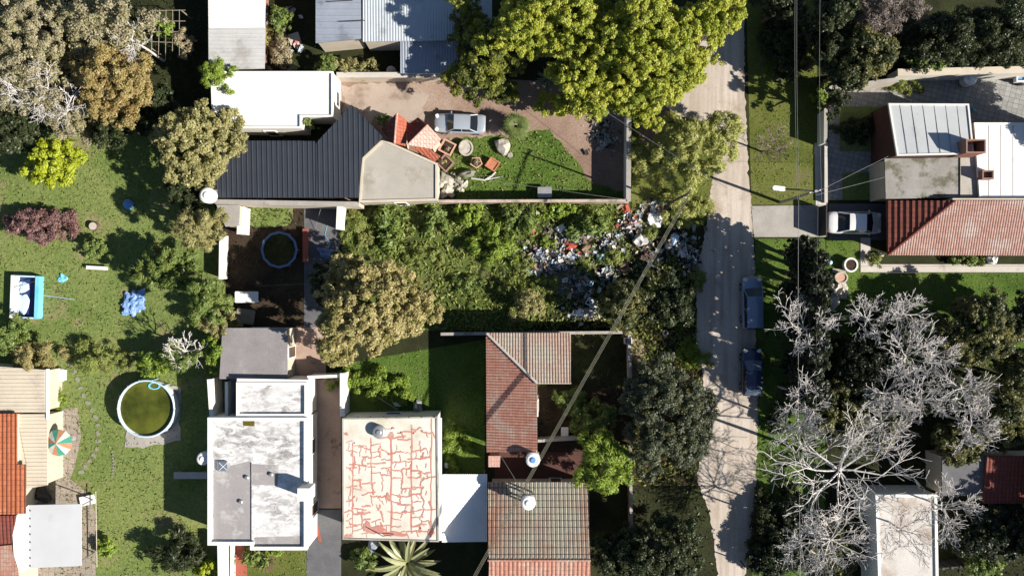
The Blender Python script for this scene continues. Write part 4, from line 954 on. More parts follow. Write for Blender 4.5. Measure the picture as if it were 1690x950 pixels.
bush('dark leafy shrub at the left edge below the rectangular pool', 12, 555, 34, 34, 3.2, 'fine', 'mid')
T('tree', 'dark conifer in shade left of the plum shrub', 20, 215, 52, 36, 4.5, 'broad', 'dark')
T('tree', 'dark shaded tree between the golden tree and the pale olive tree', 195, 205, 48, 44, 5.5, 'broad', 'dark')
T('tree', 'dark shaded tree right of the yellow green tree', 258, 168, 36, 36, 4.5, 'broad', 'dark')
T('tree', 'straw yellow dense round tree in the middle of the picture', 604, 513, 101, 103, 8.5, 'small', 'straw', rough=.14, dens=1.15)
T('tree', 'dark evergreen tree tucked against the left flank of the straw yellow tree', 538, 470, 36, 46, 5.5, 'small', 'dark', rough=.2)
g_l = 'big lime green trees over the road and the dirt yard'
T('tree', 'huge lime green tree at the top edge beside the road', 1075, 60, 110, 105, 11.5, 'small', 'lime', g_l, scale=.82, rough=.32, dens=1.05)
T('tree', 'lime green tree whose crown touches the front wall of the walled yard', 1080, 150, 62, 52, 9, 'small', 'lime', g_l, scale=.82, rough=.3)
T('tree', 'lime green tree at the top edge left of the huge one', 930, 40, 95, 62, 11, 'small', 'lime', g_l, scale=.82, rough=.3)
T('tree', 'lime green tree above the dark corner of the walled yard', 985, 130, 72, 62, 9.5, 'small', 'lime', g_l, scale=.82, rough=.32)
T('tree', 'lime green tree reaching furthest over the road at the top', 1185, 22, 62, 46, 11, 'small', 'lime', g_l, scale=.82, rough=.25)
T('tree', 'lime green tree at the top edge nearest the zinc shed', 868, 45, 70, 58, 10.5, 'small', 'lime', g_l, scale=.82, rough=.3)
T('tree', 'lime green tree in the middle of the lime group', 1015, 72, 62, 58, 10.8, 'small', 'lime', g_l, scale=.82, rough=.3)
T('tree', 'lime green tree overhanging the wide dirt entrance to the yard', 1125, 112, 56, 48, 9.8, 'small', 'lime', g_l, scale=.82, rough=.3)
T('tree', 'dark green tree between the zinc shed and the lime trees', 800, 90, 72, 72, 7, 'small', 'limedark', rough=.28)
T('tree', 'small lime tipped tree hanging over the zinc shed roof', 762, 5, 40, 24, 8.5, 'small', 'limedark')
bush('low lime green sapling under the lime trees by the dirt yard', 928, 168, 38, 26, 4, 'small', 'lime')
bush('yellowish shrub under the dark green tree beside the dirt yard', 835, 150, 30, 22, 3, 'fine', 'limedark')
blades('silvery blue agave in the shade of the lime trees', 905, 128, 26, 1.2, 30, .07, 'sage', 'agave', 'plant')
T('tree', 'pale feathery green tree on the verge between walled yard and road', 1148, 245, 78, 68, 5, 'feather', 'feather', rough=.25, dens=.9, scale=.8)
bush('pale feathery sapling leaning towards the walled yard corner', 1078, 268, 40, 40, 2.6, 'wisp', 'feather', rough=.3)
bush('low weedy shrub by the slim pole base on the verge', 1128, 342, 44, 30, 1.8, 'wisp', 'feather')
T('tree', 'large dark grey green tree beside the road in the lower middle', 1105, 695, 84, 98, 6.6, 'fine', 'greydark', rough=.15, dens=1.1)
T('tree', 'bright feathery green tree left of the large dark roadside tree', 1000, 768, 58, 54, 5.2, 'feather', 'green', rough=.2, scale=1.0)
T('tree', 'dark tree in deep shade at the bottom edge beside the road', 1085, 915, 92, 60, 7, 'fine', 'dark', rough=.2)
T('tree', 'dark low tree just left of the bottom edge roadside tree', 1020, 935, 46, 40, 6, 'fine', 'dark')
bush('shaded dark shrub in the yard of the L shaped house', 975, 690, 40, 30, 2.2, 'fine', 'mid')
bush('weedy dark shrub along the shaded yard near the tiled roof wing', 945, 660, 34, 22, 1.4, 'wisp', 'mid')
T('tree', 'dark tree with pale sunlit leaf clusters above the paved yard', 1435, 88, 68, 54, 7.5, 'small', 'darktip', rough=.25)
T('bare_tree', 'leafless mauve grey thicket tree at the upper right', 1465, 18, 78, 44, 7, 'wisp', 'twig', dens=.8)
T('tree', 'mid green tree right of the leafless thicket at the top edge', 1570, 55, 60, 52, 7, 'fine', 'dark')
T('tree', 'dark green tree in the top right corner', 1655, 45, 60, 55, 8, 'fine', 'dark')
bush('fresh green shrub just above the white rendered wall', 1540, 95, 34, 20, 3.5, 'small', 'mid')
T('tree', 'dark green tree at the top edge between road cables and thicket', 1375, 22, 46, 40, 8, 'small', 'dark')
T('tree', 'shaded tree at the top edge over the verge', 1290, 5, 46, 30, 6.5, 'small', 'dark')
bush('green climber spilling over the corner of the front wall', 1362, 158, 16, 26, 2.4, 'fine', 'green')
T('tree', 'dark tree added at the right edge to shade the lawn', 1702, 520, 42, 42, 5, 'small', 'dark')  # no tree visible here, crown added for the shade on the lawn
T('tree', 'unseen dark tree added beyond the right edge to shade the dark red roof', 1790, 890, 75, 70, 8.5, 'small', 'dark')  # out of view, added only to cast shade on the red roof
T('tree', 'unseen dark tree added beyond the right edge for shade above the dark red roof', 1800, 790, 60, 60, 8, 'small', 'dark')  # out of view, a second added tree for the roof shade
T('tree', 'unseen dark tree added beyond the right edge to shade the crazy paving', 1800, 190, 60, 60, 8, 'small', 'dark')  # out of view, added only to shade the paved yard
bush('dark shrubs in shade on the verge at the top right of the road', 1300, 60, 40, 60, 2.2, 'fine', 'dark')
bush('low dark shrub added for shade on the verge below the white narrow trunked trees', 1265, 870, 20, 60, 1.6, 'fine', 'dark')  # dark foliage put where the verge grass only lies in shade
bush('dark shrub added for shade on the verge just right of the navy car', 1285, 690, 20, 30, 1.6, 'fine', 'dark')  # added to darken the verge in place of shade
T('tree', 'dark tall tree just above the corner of the front wall', 1385, 165, 22, 26, 6, 'small', 'dark')
T('tree', 'dark bushy tree above the front wall corner at the upper right', 1392, 118, 34, 32, 6.8, 'small', 'dark', rough=.25)
T('tree', 'dark narrow tree between the wires and the pale clustered tree', 1368, 85, 30, 42, 6.8, 'small', 'dark', rough=.25)
T('tree', 'dark tree hanging over the verge at the upper right wires', 1360, 40, 32, 36, 6.8, 'small', 'dark', rough=.25)
bush('dark ivy thicket behind the white rendered wall', 1600, 95, 60, 16, 3, 'fine', 'dark')
bush('dark bramble thicket in the top right corner by the wall', 1670, 95, 40, 18, 3, 'fine', 'dark')
bush('dark bramble below the leafless thicket tree', 1500, 65, 40, 30, 4, 'fine', 'dark')
# evergreens below the bare trees on the right
g_e = 'evergreens under the bare trees'
EV = [('dark evergreen tree with golden lit right flank near the right edge', 1622, 548, 68, 62, 8.5, 'darktip'), ('tall dark evergreen left among the bare trees beside the road', 1420, 590, 46, 52, 8, 'cypress'),
      ('dark evergreen by the road below the first roadside evergreen', 1385, 675, 50, 42, 6, 'darktip'), ('dark evergreen in the middle of the bare tree group', 1465, 560, 44, 60, 8, 'cypress'),
      ('dark evergreen between the middle bare trees and the right edge', 1535, 640, 52, 46, 7, 'cypress'), ('olive lit evergreen above the big pale bare tree', 1450, 700, 50, 40, 4.5, 'darktip'),
      ('olive evergreen over the dark red roof', 1590, 735, 46, 34, 6.5, 'darktip'), ('golden green evergreen touching the dark red roof at the right edge', 1660, 700, 50, 42, 6.5, 'darktip'),
      ('dark evergreen at the right edge below the red roof', 1650, 880, 62, 50, 6, 'cypress'), ('light green shrubby tree at the bottom right behind the slatted fence', 1625, 935, 34, 24, 3.8, 'mid'),
      ('dark evergreen left of the narrow white house', 1385, 905, 52, 46, 3.6, 'darktip'), ('shaded evergreen by the road at the bottom edge', 1290, 915, 44, 44, 4, 'cypress'), ('dark evergreen at the right edge above the olive one', 1685, 625, 40, 44, 7, 'darktip'),
      ('low dark evergreen between the road verge and the big bare tree', 1310, 850, 36, 36, 3, 'cypress'), ('dark evergreen at the left edge of the bare tree group facing the cars', 1425, 655, 34, 36, 5.5, 'cypress')]
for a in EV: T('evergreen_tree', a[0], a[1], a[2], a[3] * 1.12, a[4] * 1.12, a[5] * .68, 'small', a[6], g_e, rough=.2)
g_h = 'row of tall dark conifers along the road verge'
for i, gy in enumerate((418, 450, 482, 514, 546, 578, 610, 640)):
    T('conifer', 'tall dark conifer added behind the row to close gaps in its road shade', 1332 + (i * 5) % 7, 475 + (gy - 475) * 1.087, 24, 27, 7.4 + .3 * (i % 3), 'small', 'cypress', g_h, h0=.4, nmaj=26, dens=1.3)
for i, gy in enumerate((434, 466, 498, 530, 562, 594, 626)):  # second row added to fill light gaps in the first row's shade
    T('conifer', 'tall dark conifer added behind the row to close gaps in its road shade', 1346 + (i * 5) % 7, 475 + (gy - 475) * 1.087, 24, 27, 8.2, 'small', 'cypress', g_h, h0=.4, nmaj=26, dens=1.3)
# bare trees
g_b = 'leafless pale trees on the right'
BT = [('leafless grey tree whose twigs veil the narrow white flat roof', 1505, 885, 58, 8.5, (5, 4, 3), 7), ('leafless pale tree over the roadside shrubs at the lower verge', 1330, 715, 52, 9.5, (5, 4, 3), 7), ('leafless white tree filling the gap left of the golden evergreen', 1565, 590, 40, 9.5, (5, 4, 3), 7), ('leafless grey tree at the bottom edge beside the roadside shrubs', 1335, 905, 52, 8.5, (5, 4, 3), 8), ('leafless white tree nearest the stone planters', 1345, 545, 62, 10, (5, 4, 3), 8), ('leafless white tree below the shaded lawn, left of a pair', 1450, 527, 50, 9.5, (5, 4, 3), 6), ('leafless white tree below the shaded lawn, right of a pair', 1512, 520, 46, 9.5, (5, 4, 3), 8),
      ('leafless white tree in the middle beside the golden evergreen', 1515, 592, 62, 10, (5, 4, 3), 8), ('leafless white tree over the roadside evergreens', 1345, 660, 52, 10, (5, 4, 3), 7), ('leafless white tree at the centre of the bare group', 1480, 655, 56, 10, (5, 4, 3), 7),
      ('leafless white tree just right of the group centre', 1545, 665, 46, 10, (5, 4, 3), 7), ('leafless tree over the olive evergreens near the right edge', 1610, 645, 54, 10, (5, 4, 3), 8), ('leafless dense twigged tree above the dark red roof', 1625, 705, 54, 9.5, (5, 4, 3), 9),
      ('leafless white tree overlapping the right side of the narrow white house', 1578, 850, 62, 9, (5, 4, 3), 9), ('leafless tree above the narrow white house', 1475, 705, 58, 9.5, (5, 4, 3), 8),
      ('leafless twiggy tree left of the narrow white house at the bottom edge', 1385, 900, 70, 8.5, (5, 4, 3), 9)]
for lb, x, y, r, hh, kd, lm in BT: bare(lb, x, y, r, hh, g_b, kids=kd, limbs=lm)
bare('biggest leafless tree with thick pale limbs beside the narrow white house', 1412, 790, 150, 11, g_b, kids=(4, 4, 4), limbs=10, r0=.11, rmin=.016, ratio=.46, flat=.3, h0=6.6)
bare('small brown leafless sapling on the grass verge east of the road', 1276, 240, 40, 3.6, None, BROWNTWIG, kids=(5, 4, 3), limbs=7, r0=.06, rmin=.016)
bare('grey leafless shrub beside the round green pool', 300, 580, 36, 3.8, None, GREYBARK, kids=(3, 3, 3), limbs=8, r0=.06, rmin=.022)
bare('pale bare boughs sticking out of the grey olive trees at the left edge', 40, 140, 62, 9.4, None, GREYBARK, kids=(5, 4, 3), limbs=8, r0=.1)
bare('pale bare boughs between the grey olive and golden trees', 90, 170, 44, 8.6, None, GREYBARK, kids=(4, 3, 3), limbs=7, r0=.09)
bare('thin leafless twigs above the golden tree at the top edge', 200, 55, 40, 9, None, GREYBARK, kids=(4, 3, 3), limbs=6, r0=.07)
# thicket and yard plants
TH = [('dull green weedy bush in the upper left corner of the thicket', 585, 372, 30, 36, 1.8, 'wisp', 'weed'), ('long leaved dark green bush in the thicket below the terrace', 640, 362, 38, 34, 2.2, 'big', 'mid'), ('bush with long drooping leaves above the straw yellow tree', 640, 400, 26, 24, 1.8, 'big', 'mid'),
      ('dark green bush in the middle top of the thicket', 715, 362, 34, 30, 2.4, 'broad', 'mid'), ('fresh green bush right against the terracotta capped wall', 778, 352, 36, 22, 2.4, 'broad', 'green'), ('feathery light green bush rounding out of the thicket', 812, 402, 46, 40, 3, 'feather', 'green'),
      ('big leaved dark bush under the terracotta capped wall', 858, 358, 38, 28, 2.6, 'big', 'mid'), ('grass green shrub hanging over the terracotta capped wall', 868, 340, 46, 12, 2.8, 'wisp', 'weed'), ('fresh shrub right of the overhanging shrub on the yard wall', 925, 345, 34, 16, 2.7, 'broad', 'green'),
      ('big leaved dark bush beside the rubbish at the walled yard corner', 975, 368, 40, 30, 2.8, 'big', 'mid'), ('low green weeds beside the red plastic bag', 905, 398, 20, 14, 1.0, 'broad', 'green'), ('olive shrub left of the rubbish heap tail', 872, 498, 32, 26, 2.6, 'fine', 'olive'),
      ('yellow tipped bush crossed by the overhead cable', 1028, 500, 44, 42, 5.4, 'small', 'darktip'), ('low green weeds right below the straw yellow tree', 625, 634, 56, 26, .55, 'fine', 'green'), ('green weeds beside the cream cracked roof and white carport', 752, 735, 22, 36, .9, 'wisp', 'green'),
      ('small dark shrub in the shade east of the straw yellow tree', 770, 470, 30, 22, 1.3, 'wisp', 'mid'), ('weedy shrub in the shaded thicket centre', 700, 420, 34, 22, 1.2, 'wisp', 'weed'), ('low green shrub at the lower middle of the thicket', 830, 470, 26, 18, 1.1, 'wisp', 'weed'),
      ('rounded olive bush beside the white building and low wall', 585, 110, 38, 16, 2.2, 'fine', 'olive'), ('grey green bush left of the rounded olive bush', 540, 102, 28, 14, 2.4, 'fine', 'mid'), ('dry straw coloured bush between the white shed and the zinc shed', 462, 85, 22, 32, 1.4, 'wisp', 'drygrass'),
      ('small dark bush at the top edge next to the white shed', 462, 30, 20, 26, 2.4, 'fine', 'mid'), ('small green bush on the roof edge of the white flat building', 509, 200, 12, 13, 3.6, 'fine', 'mid'), ('small dark potted shrub behind the steep gable porch', 630, 196, 14, 10, 1.8, 'fine', 'mid'),
      ('yellow green shrub at the bottom edge left of the white house', 338, 942, 22, 14, 2, 'small', 'neon'), ('dark feathery shrub lying on the lower left lawn', 287, 918, 44, 34, 2.4, 'feather', 'dark'), ('yellow green shrub beside the patio awning', 172, 908, 16, 20, 1.2, 'small', 'green'),
      ('leafy shrub at the front corner of the white house', 415, 922, 22, 16, 1.2, 'big', 'mid'), ('small green shrub below the weathered white roof', 452, 912, 16, 9, .9, 'broad', 'green'), ('thin strip of weeds in the wall below the white house', 374, 925, 5, 26, 1.1, 'fine', 'weed'),
      ('leafy shrub in the shade at the end of the garden path', 1600, 428, 30, 8, 1.2, 'fine', 'mid'), ('small flowering shrub at the corner of the red tiled wing', 1445, 428, 18, 12, 1.0, 'wisp', 'weed'),       ('grassy shrub patch along the paved yard wall', 1500, 142, 34, 8, .8, 'wisp', 'weed'), ('dark shrub in the bed behind the footpath wall', 1420, 215, 30, 26, 1.0, 'fine', 'dark'),
      ('weedy bushes at the lower left verge under the dark trees', 1140, 585, 34, 22, 1.0, 'wisp', 'green'), ('dark shrub in the shade beside the rubbish on the verge', 1108, 500, 44, 42, 4.2, 'small', 'dark'), ('dark leafy plant beside the agave at the bottom edge', 600, 925, 22, 18, 1.4, 'big', 'mid'),
      ('yellow weeds beside the patio path', 92, 660, 14, 20, .8, 'wisp', 'green'), ('pale weeds over the rubble beside the white shed wall', 437, 60, 8, 26, 1.1, 'wisp', 'straw')]
for a in TH:
    if 336 < a[2] < 480 and 560 < a[1] < 1000: a = a[:3] + (a[3] * .86, a[4] * .86, a[5] * .6) + a[6:]
    bush(*a, name='shrub' if a[5] > 1.1 else 'weed_clump', cat='shrub', rough=.28)
blades('green fan palm beside the silver car in the walled yard', 851, 206, 28, 2.6, 48, .1, 'palm', trunk_h=1.1, fan=True)
blades('broad bladed pale agave at the bottom edge below the cracked roof', 668, 940, 66, 2.6, 34, .24, 'agave', 'agave', 'plant', .45)
blades('spiky dark purple plant at the front of the white house', 437, 930, 20, 1.0, 26, .05, 'plum', 'spiky_plant', 'plant')
for q in (('low green weeds growing through the middle of the rubbish', 965, 440, 22, 14, .7), ('ragged weeds at the left flank of the rubbish heap', 868, 440, 20, 16, .8), ('weeds between rubbish and the low wall end', 1010, 425, 22, 16, .9), ('weed tuft below the rubbish next to the olive shrub', 905, 470, 24, 16, .9), ('weed tuft between the sack and the slim pole', 1072, 385, 16, 14, .6), ('weeds along the road side of the verge rubbish', 1150, 460, 16, 24, .7)):
    bush(q[0], q[1], q[2], q[3], q[4], q[5], 'wisp', 'weed', name='weed_clump', cat='weeds')
grass('grass', [LAWN_W], 22, 'grass', .12, .3, [(241, 675, 50), (98, 732, 24)], 1)
grass('grass', [LAWN_C], 40, 'grass', .14, .34, [], 2)
grass('grass', [LAWN_V, LAWN_E, [(1246, 394), (1362, 394), (1362, 960), (1240, 960)]], 24, 'grass', .1, .22, [], 3)
grass('grass', [[(1364, 392), (1420, 394), (1420, 450), (1690, 450), (1690, 600), (1364, 600)], LAWN_N, LAWN_S, LAWN_P, LAWN_P2], 28, 'grass', .1, .24, [], 4)
grass('ground_cover', [LAWN_D, LAWN_R, [(850, 430), (1040, 400), (1150, 380), (1150, 560), (760, 545)]], 45, 'weed', .18, .5, [], 5)
grass('grass', [[(402, 340), (482, 340), (480, 372), (402, 372)]], 40, 'grass', .12, .3, [], 8)
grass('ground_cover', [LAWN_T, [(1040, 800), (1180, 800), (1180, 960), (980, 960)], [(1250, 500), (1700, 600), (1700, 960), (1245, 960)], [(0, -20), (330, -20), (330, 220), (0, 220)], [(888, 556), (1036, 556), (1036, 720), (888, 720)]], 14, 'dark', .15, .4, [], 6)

# ------------------------------------------------------------------ pools, trampoline, garden things
def round_pool():
    x, y, _ = P(241, 674, 1.15); r = 2.28
    t = thing('round_pool', 'round above ground pool with white wall and murky green water', 'pool', (x, y, 0))
    MB().lathe((x, y, .09), [(r, 0), (r + .05, .5), (r, 1.06), (r - .06, 1.06), (r - .08, .1)], 44, cap=False).build('wall', PLASTW, t, smooth=True)
    mb = MB(); pts = [(x + r * math.cos(k * .1496), y + r * math.sin(k * .1496), 1.16) for k in range(43)]; mb.tube(pts, .075, 7); mb.build('rim', PALEBLUE, t, smooth=True)
    MB().lathe((x, y, .5), [(r - .1, .44), (.01, .45)], 44, cap=False).build('water', WATERG, t)
    for k in range(14):
        a = k * .4488; MB().tube([(x + (r + .1) * math.cos(a), y + (r + .1) * math.sin(a), .05), (x + (r + .07) * math.cos(a), y + (r + .07) * math.sin(a), 1.2)], .035, 6).build('upright', PALEBLUE, t)
    a0 = 1.25; MB().lathe((x + (r - .35) * math.cos(a0), y + (r - .35) * math.sin(a0), .97), [(.5, 0), (.5, .05), (.36, .05), (.36, 0)], 20, sy=.6, cap=False).build('skimmer', CYAN, t)
round_pool()
def rect_pool():
    z = .75; x, y, _ = P(40, 490, z); a, b = 2.3, 3.5
    t = thing('paddling_pool', 'rectangular white and blue frame pool on the left lawn', 'pool', (x, y, 0), R(-2))
    for (dx, dy, sx, sy, nm, m) in ((-a / 2 + .2, 0, .4, b, 'liner_flap', PLASTW), (a / 2 - .15, 0, .3, b, 'side_wall', CYAN), (0, b / 2 - .06, a - .72, .12, 'end_wall', PALEBLUE), (0, -b / 2 + .06, a - .72, .12, 'end_wall', PALEBLUE)):
        MB().box((dx, dy, z / 2), (sx, sy, z), 0, 0, 1, .03).build(nm, m, t, local=True)
    MB().box((.1, 0, .12), (a - .76, b - .26, .2)).build('floor', NAVYV, t, local=True)
    SEED[0] += 1; mb = MB(); blob(mb, (-.4, -.6, .22), (.5, .9, .2), 3, .3); blob(mb, (-.35, .8, .22), (.4, .6, .15), 5, .3); mb.build('sagging_liner', PALEBLUE, t, local=True)
    MB().box((0, 1.05, .75), (1.75, .05, .05), .3).build('cross_bar', DARKMETAL, t, local=True)
rect_pool()
def trampoline():
    z = .75; x, y, _ = P(461, 412, z); r = 1.5
    t = thing('trampoline', 'round trampoline with a blue padded ring in the shaded yard', 'trampoline', (x, y, 0))
    MB().lathe((x, y, z), [(r - .17, 0), (r + .02, 0), (r + .02, .05), (r - .17, .05)], 12, cap=False).build('pad_ring', PADBLUE, t)
    MB().lathe((x, y, z - .02), [(r - .18, 0), (.01, -.06)], 36, cap=False).build('mat', groundmat('mossy_mat', [(.02, .025, .01), (.06, .065, .02)], 1.2), t)
    for k in range(6):
        a = k * 1.0472; MB().tube([(x + r * math.cos(a), y + r * math.sin(a), 0), (x + (r - .05) * math.cos(a), y + (r - .05) * math.sin(a), z)], .03, 6).build('leg', STEEL, t)
trampoline()
t = thing('parasol', 'open patio parasol with green, white and orange panels', 'parasol', P(97, 730)[:2] + (0,)); x, y, z = P(97, 730, 2.2)
mb = MB(); n = 12
for k in range(n):
    a, b = 2 * math.pi * k / n, 2 * math.pi * (k + 1) / n; r = 1.08
    mb.add([(x, y, z + .45), (x + .55 * r * math.cos(a), y + .55 * r * math.sin(a), z + .24), (x + .55 * r * math.cos(b), y + .55 * r * math.sin(b), z + .24), (x + r * math.cos(a), y + r * math.sin(a), z), (x + r * math.cos(b), y + r * math.sin(b), z)], [(0, 1, 2), (1, 3, 4, 2)], k % 3)
mb.build('canopy', [mat('green_canvas', (.06, .3, .22)), mat('white_canvas', (.68, .66, .58)), mat('orange_canvas', (.5, .24, .13))], t)
MB().tube([(x, y, 0), (x, y, z + .5)], .025, 8).build('pole', STEEL, t); MB().lathe((x, y, 0), [(.25, 0), (.25, .08), (.05, .12)], 16).build('base', CONC, t)
def table(label, px, py, L, Wd, h, m, rot=0, leg=None):
    x, y, _ = P(px, py, h); t = thing('table', label, 'table', (x, y, 0), R(rot))
    MB().box((0, 0, h), (L, Wd, .05), 0, bev=.06).build('tabletop', m, t, local=True)
    for a in (-1, 1):
        for b in (-1, 1): MB().tube([(a * L * .42, b * Wd * .38, 0), (a * L * .4, b * Wd * .36, h - .02)], .025, 6).build('leg', leg or m, t, local=True)
table('white plastic table in the trampoline yard', 407, 490, 1.9, .92, .75, PLASTW)
table('small grey table standing against the yard wall', 899, 317, 1.15, .85, .7, STEEL)
table('weathered wooden workbench beside the felt roof', 405, 522, 1.5, 1.2, .5, WOOD, -8)
def bench(label, px, py, L, Wd, h, m, rot=0):
    x, y, _ = P(px, py, h); t = thing('bench', label, 'bench', (x, y, 0), R(rot))
    MB().box((0, 0, h), (L, Wd, .07)).build('seat', m, t, local=True)
    for a in (-.38, .38): MB().box((a * L, 0, (h - .04) / 2), (.1, Wd * .85, h - .04)).build('support', m, t, local=True)
bench('long pale slab bench in the shade left of the white house', 314, 784, 2.7, .55, .45, CONCL)
bench('narrow white plank bench on the left lawn', 160, 442, 1.75, .28, .4, PLASTW, -3)
bench('short white bench near the cream sheet roof', 102, 619, .35, 1.0, .4, PLASTW, 0)
bench('white front step by the patio awning', 144, 825, 1.2, .75, .3, WHITE, 12)
lump('tarpaulin', 'crumpled blue tarpaulin lying on the left lawn', 'tarpaulin', 221, 500, (.85, 1.1, .3), TARP, rough=.24, freq=7)
lump('tarpaulin', 'pale blue vinyl cover slumped at the edge of the thicket', 'tarpaulin', 543, 421, (.45, .95, .4), PADBLUE, rough=.2, freq=6)
lump('chair_cover', 'dark grey covered furniture beside the patio awning', 'covered chair', 70, 816, (.85, .55, .5), DARKMETAL, rough=.3)
lump('cushion', 'black covered lounger leaning by the parasol', 'lounger', 80, 712, (.35, .9, .35), DARKMETAL, rough=.25)
lump('cool_box', 'pale blue cool box next to the parasol', 'box', 92, 682, (.3, .3, .25), PALEBLUE, rough=.1)
lump('plastic_sheet', 'small turquoise plastic scrap on the left lawn', 'plastic', 103, 459, (.32, .32, .1), CYAN, rough=.4)
lump('plastic_tub', 'dark blue tub in the tree shade on the lawn', 'tub', 212, 337, (.45, .45, .3), PLASTB, rough=.05)
x, y, _ = P(153, 373, .4); t = thing('tree_stump', 'pale sawn tree stump on the left lawn', 'tree stump', (x, y, 0)); MB().lathe((x, y, 0), [(.42, 0), (.36, .15), (.34, .4)], 14).build('bark', BARK, t); MB().lathe((x, y, .4), [(.32, -.01), (.31, .01)], 14).build('cut_face', PALEWOOD, t)
wall('red brick planter edge in the paved strip beside the trampoline yard', [(504, 378), (504, 432)], .45, .35, BRICK, RED_PAINT, 'planter', 'planter')
# stepping stones: one stone, then copies
path = [(98, 578), (108, 588), (117, 600), (123, 613), (128, 626), (133, 640), (138, 652), (145, 664), (152, 676), (158, 688), (161, 701), (162, 714), (162, 727), (160, 740), (155, 751), (148, 760), (141, 769), (134, 778)]
p0 = None
for i, (a, b) in enumerate(path):
    x, y, _ = P(a, b)
    if p0 is None:
        mb = MB(); mb.box((0, 0, .03), (.42, .32, .06), 0, 0, .96, .08); p0 = mb.build('stepping_stone', STONEG, None, (x, y, 0), local=True); o = p0
    else: o = p0.copy(); S.collection.objects.link(o); o.location = (x, y, 0)
    o.rotation_euler = (0, 0, i * 1.3); s = .85 + .3 * ((i * 7) % 5) / 5; o.scale = (s, s * .95, 1)
    tag(o, 'flat grey stepping stone in the curving path across the left lawn', 'stepping stone', 'stepping stones across the left lawn')
for k in range(9):
    a, b = 188 - abs(k - 4) * .6, 745 + k * 5; o = p0.copy(); S.collection.objects.link(o); o.location = P(a, b); o.scale = (.4, .55, 1); o.rotation_euler = (0, 0, k)
    tag(o, 'tiny stone in the short edging row below the round pool', 'edging stone', 'edging stones below the round pool')
# vine frame
x, y, _ = P(272, 52, 2.2); t = thing('pergola', 'pale stick vine frame in the shade beside the white shed', 'pergola', (x, y, 0))
for i in range(5): MB().tube([P(252 + i * 11, 16, 2.2), P(250 + i * 11.5, 84 + (i * 7) % 20, 2.2)], .025, 5).build('stick', WOOD, t)
for i in range(4): MB().tube([P(248, 18 + i * 17, 2.25), P(306, 17 + i * 18, 2.25)], .03, 5).build('stick', WOOD, t)
for q in ((250, 18), (300, 18), (250, 80), (300, 80)): a = P(*q, 2.2); MB().tube([(a[0], a[1], 0), a], .05, 6).build('post', WOOD, t)
bush('bright green vine growing over the stick frame', 275, 48, 24, 15, 2.9, 'broad', 'green', name='vine', cat='vine')
bush('dry brownish vine at the right end of the stick frame', 300, 62, 14, 24, 2.7, 'wisp', 'drygrass', name='vine', cat='vine')
# water tanks and dishes
tank('white water tank with a blue lid between the two tiled roofs', 880, 759, 4.6, .55, .7, lid=PLASTB)
tank('white water tank standing over the grid tiled roof', 872, 830, 4.7, .55, .75)
tank('white water tank at the lower left corner of the black roof', 341, 322, 3.6, .6, .8)
tank('pale round tank on a stand at the left wall of the weathered white house', 334, 757, 2.6, .5, .7)
tank('small grey water tank on the cracked cream roof', 625, 713, 3.62, .5, .55, STEEL, STEEL, stand=False)
tank('squat white tank against the white rendered wall', 1603, 129, .3, .55, .9)
tank('grey round tank beside the low wall below the zinc shed', 645, 116, .2, .38, .8, CONCL, CONCL)
# planters and stones in the walled yard
def pot(label, px, py, sx, sy, h, m, rot=0, n=4, soil=SHADE_SOIL, leaf=None, name='planter'):
    x, y, _ = P(px, py, h); t = thing(name, label, 'planter', (x, y, 0)); k = n; vs = []
    q = [(math.cos(R(rot) + 2 * math.pi * (i + .5) / k), math.sin(R(rot) + 2 * math.pi * (i + .5) / k)) for i in range(k)]; f = 1.414 if n == 4 else 1
    for s, z in ((.88, 0), (1, h), (.78, h), (.74, h - .1)): vs += [(x + a * sx / 2 * f * s, y + b * sy / 2 * f * s, z) for a, b in q]
    fs = [(j * k + i, j * k + (i + 1) % k, (j + 1) * k + (i + 1) % k, (j + 1) * k + i) for j in range(3) for i in range(k)] + [tuple(range(k - 1, -1, -1))]
    link_mesh('pot', vs, fs, m, t); link_mesh('soil', [(x + a * sx / 2 * f * .77, y + b * sy / 2 * f * .77, h - .08) for a, b in q], [tuple(range(k))], soil, t)
    if leaf: SEED[0] += 1; foliage('foliage', [(0, 0, h + .12, min(sx, sy) * .3)], 'fine', leaf, t, (x, y, 0), SEED[0], .8, .8)
    return t
pot('square brick planter with a plant at the corner of the pink gable', 738, 243, 1.15, 1.1, .7, PALETERRA, 62, leaf='drygrass')
pot('square brick planter just below the other brick planter', 735, 269, 1.05, 1.1, .7, BRICK, 48, leaf='straw')
pot('round pale stone well cover on the yard grass', 769, 244, 1.2, 1.35, .6, STONE, 0, 18, STONE, name='well_cover')
pot('bleached terracotta pot group beside the orange square pot', 786, 268, 1.1, 1.0, .55, PALETERRA, 20, 5, leaf='drygrass')
pot('orange square terracotta planter on the yard grass', 813, 271, .95, .9, .6, TERRA, 56, 4, TERRA)
lump('boulder', 'irregular white boulder on the grass beside the fan palm', 'boulder', 830, 242, (.75, .6, .5), STONE, rough=.2)
lump('boulder', 'small brown stone touching the white boulder', 'boulder', 841, 256, (.25, .3, .2), STONEG)
for i, (a, b, s) in enumerate(((733, 292, .42), (745, 300, .5), (738, 312, .45), (752, 307, .4), (728, 305, .36), (744, 318, .42), (756, 296, .33), (732, 322, .36), (725, 296, .25), (748, 288, .28), (760, 312, .26), (738, 302, .6))):
    lump('rock', 'rough pale rock in the pile at the end of the terrace', 'rock', a, b, (s, s * .8, s * .8), STONE if i % 3 else STONEG, z=None if i % 2 else .5, group='rocks piled at the terrace end', rough=.3)
lump('boulder', 'tall pointed grey rock beside the rock pile', 'boulder', 771, 287, (.3, .75, .6), STONEG, rough=.2)
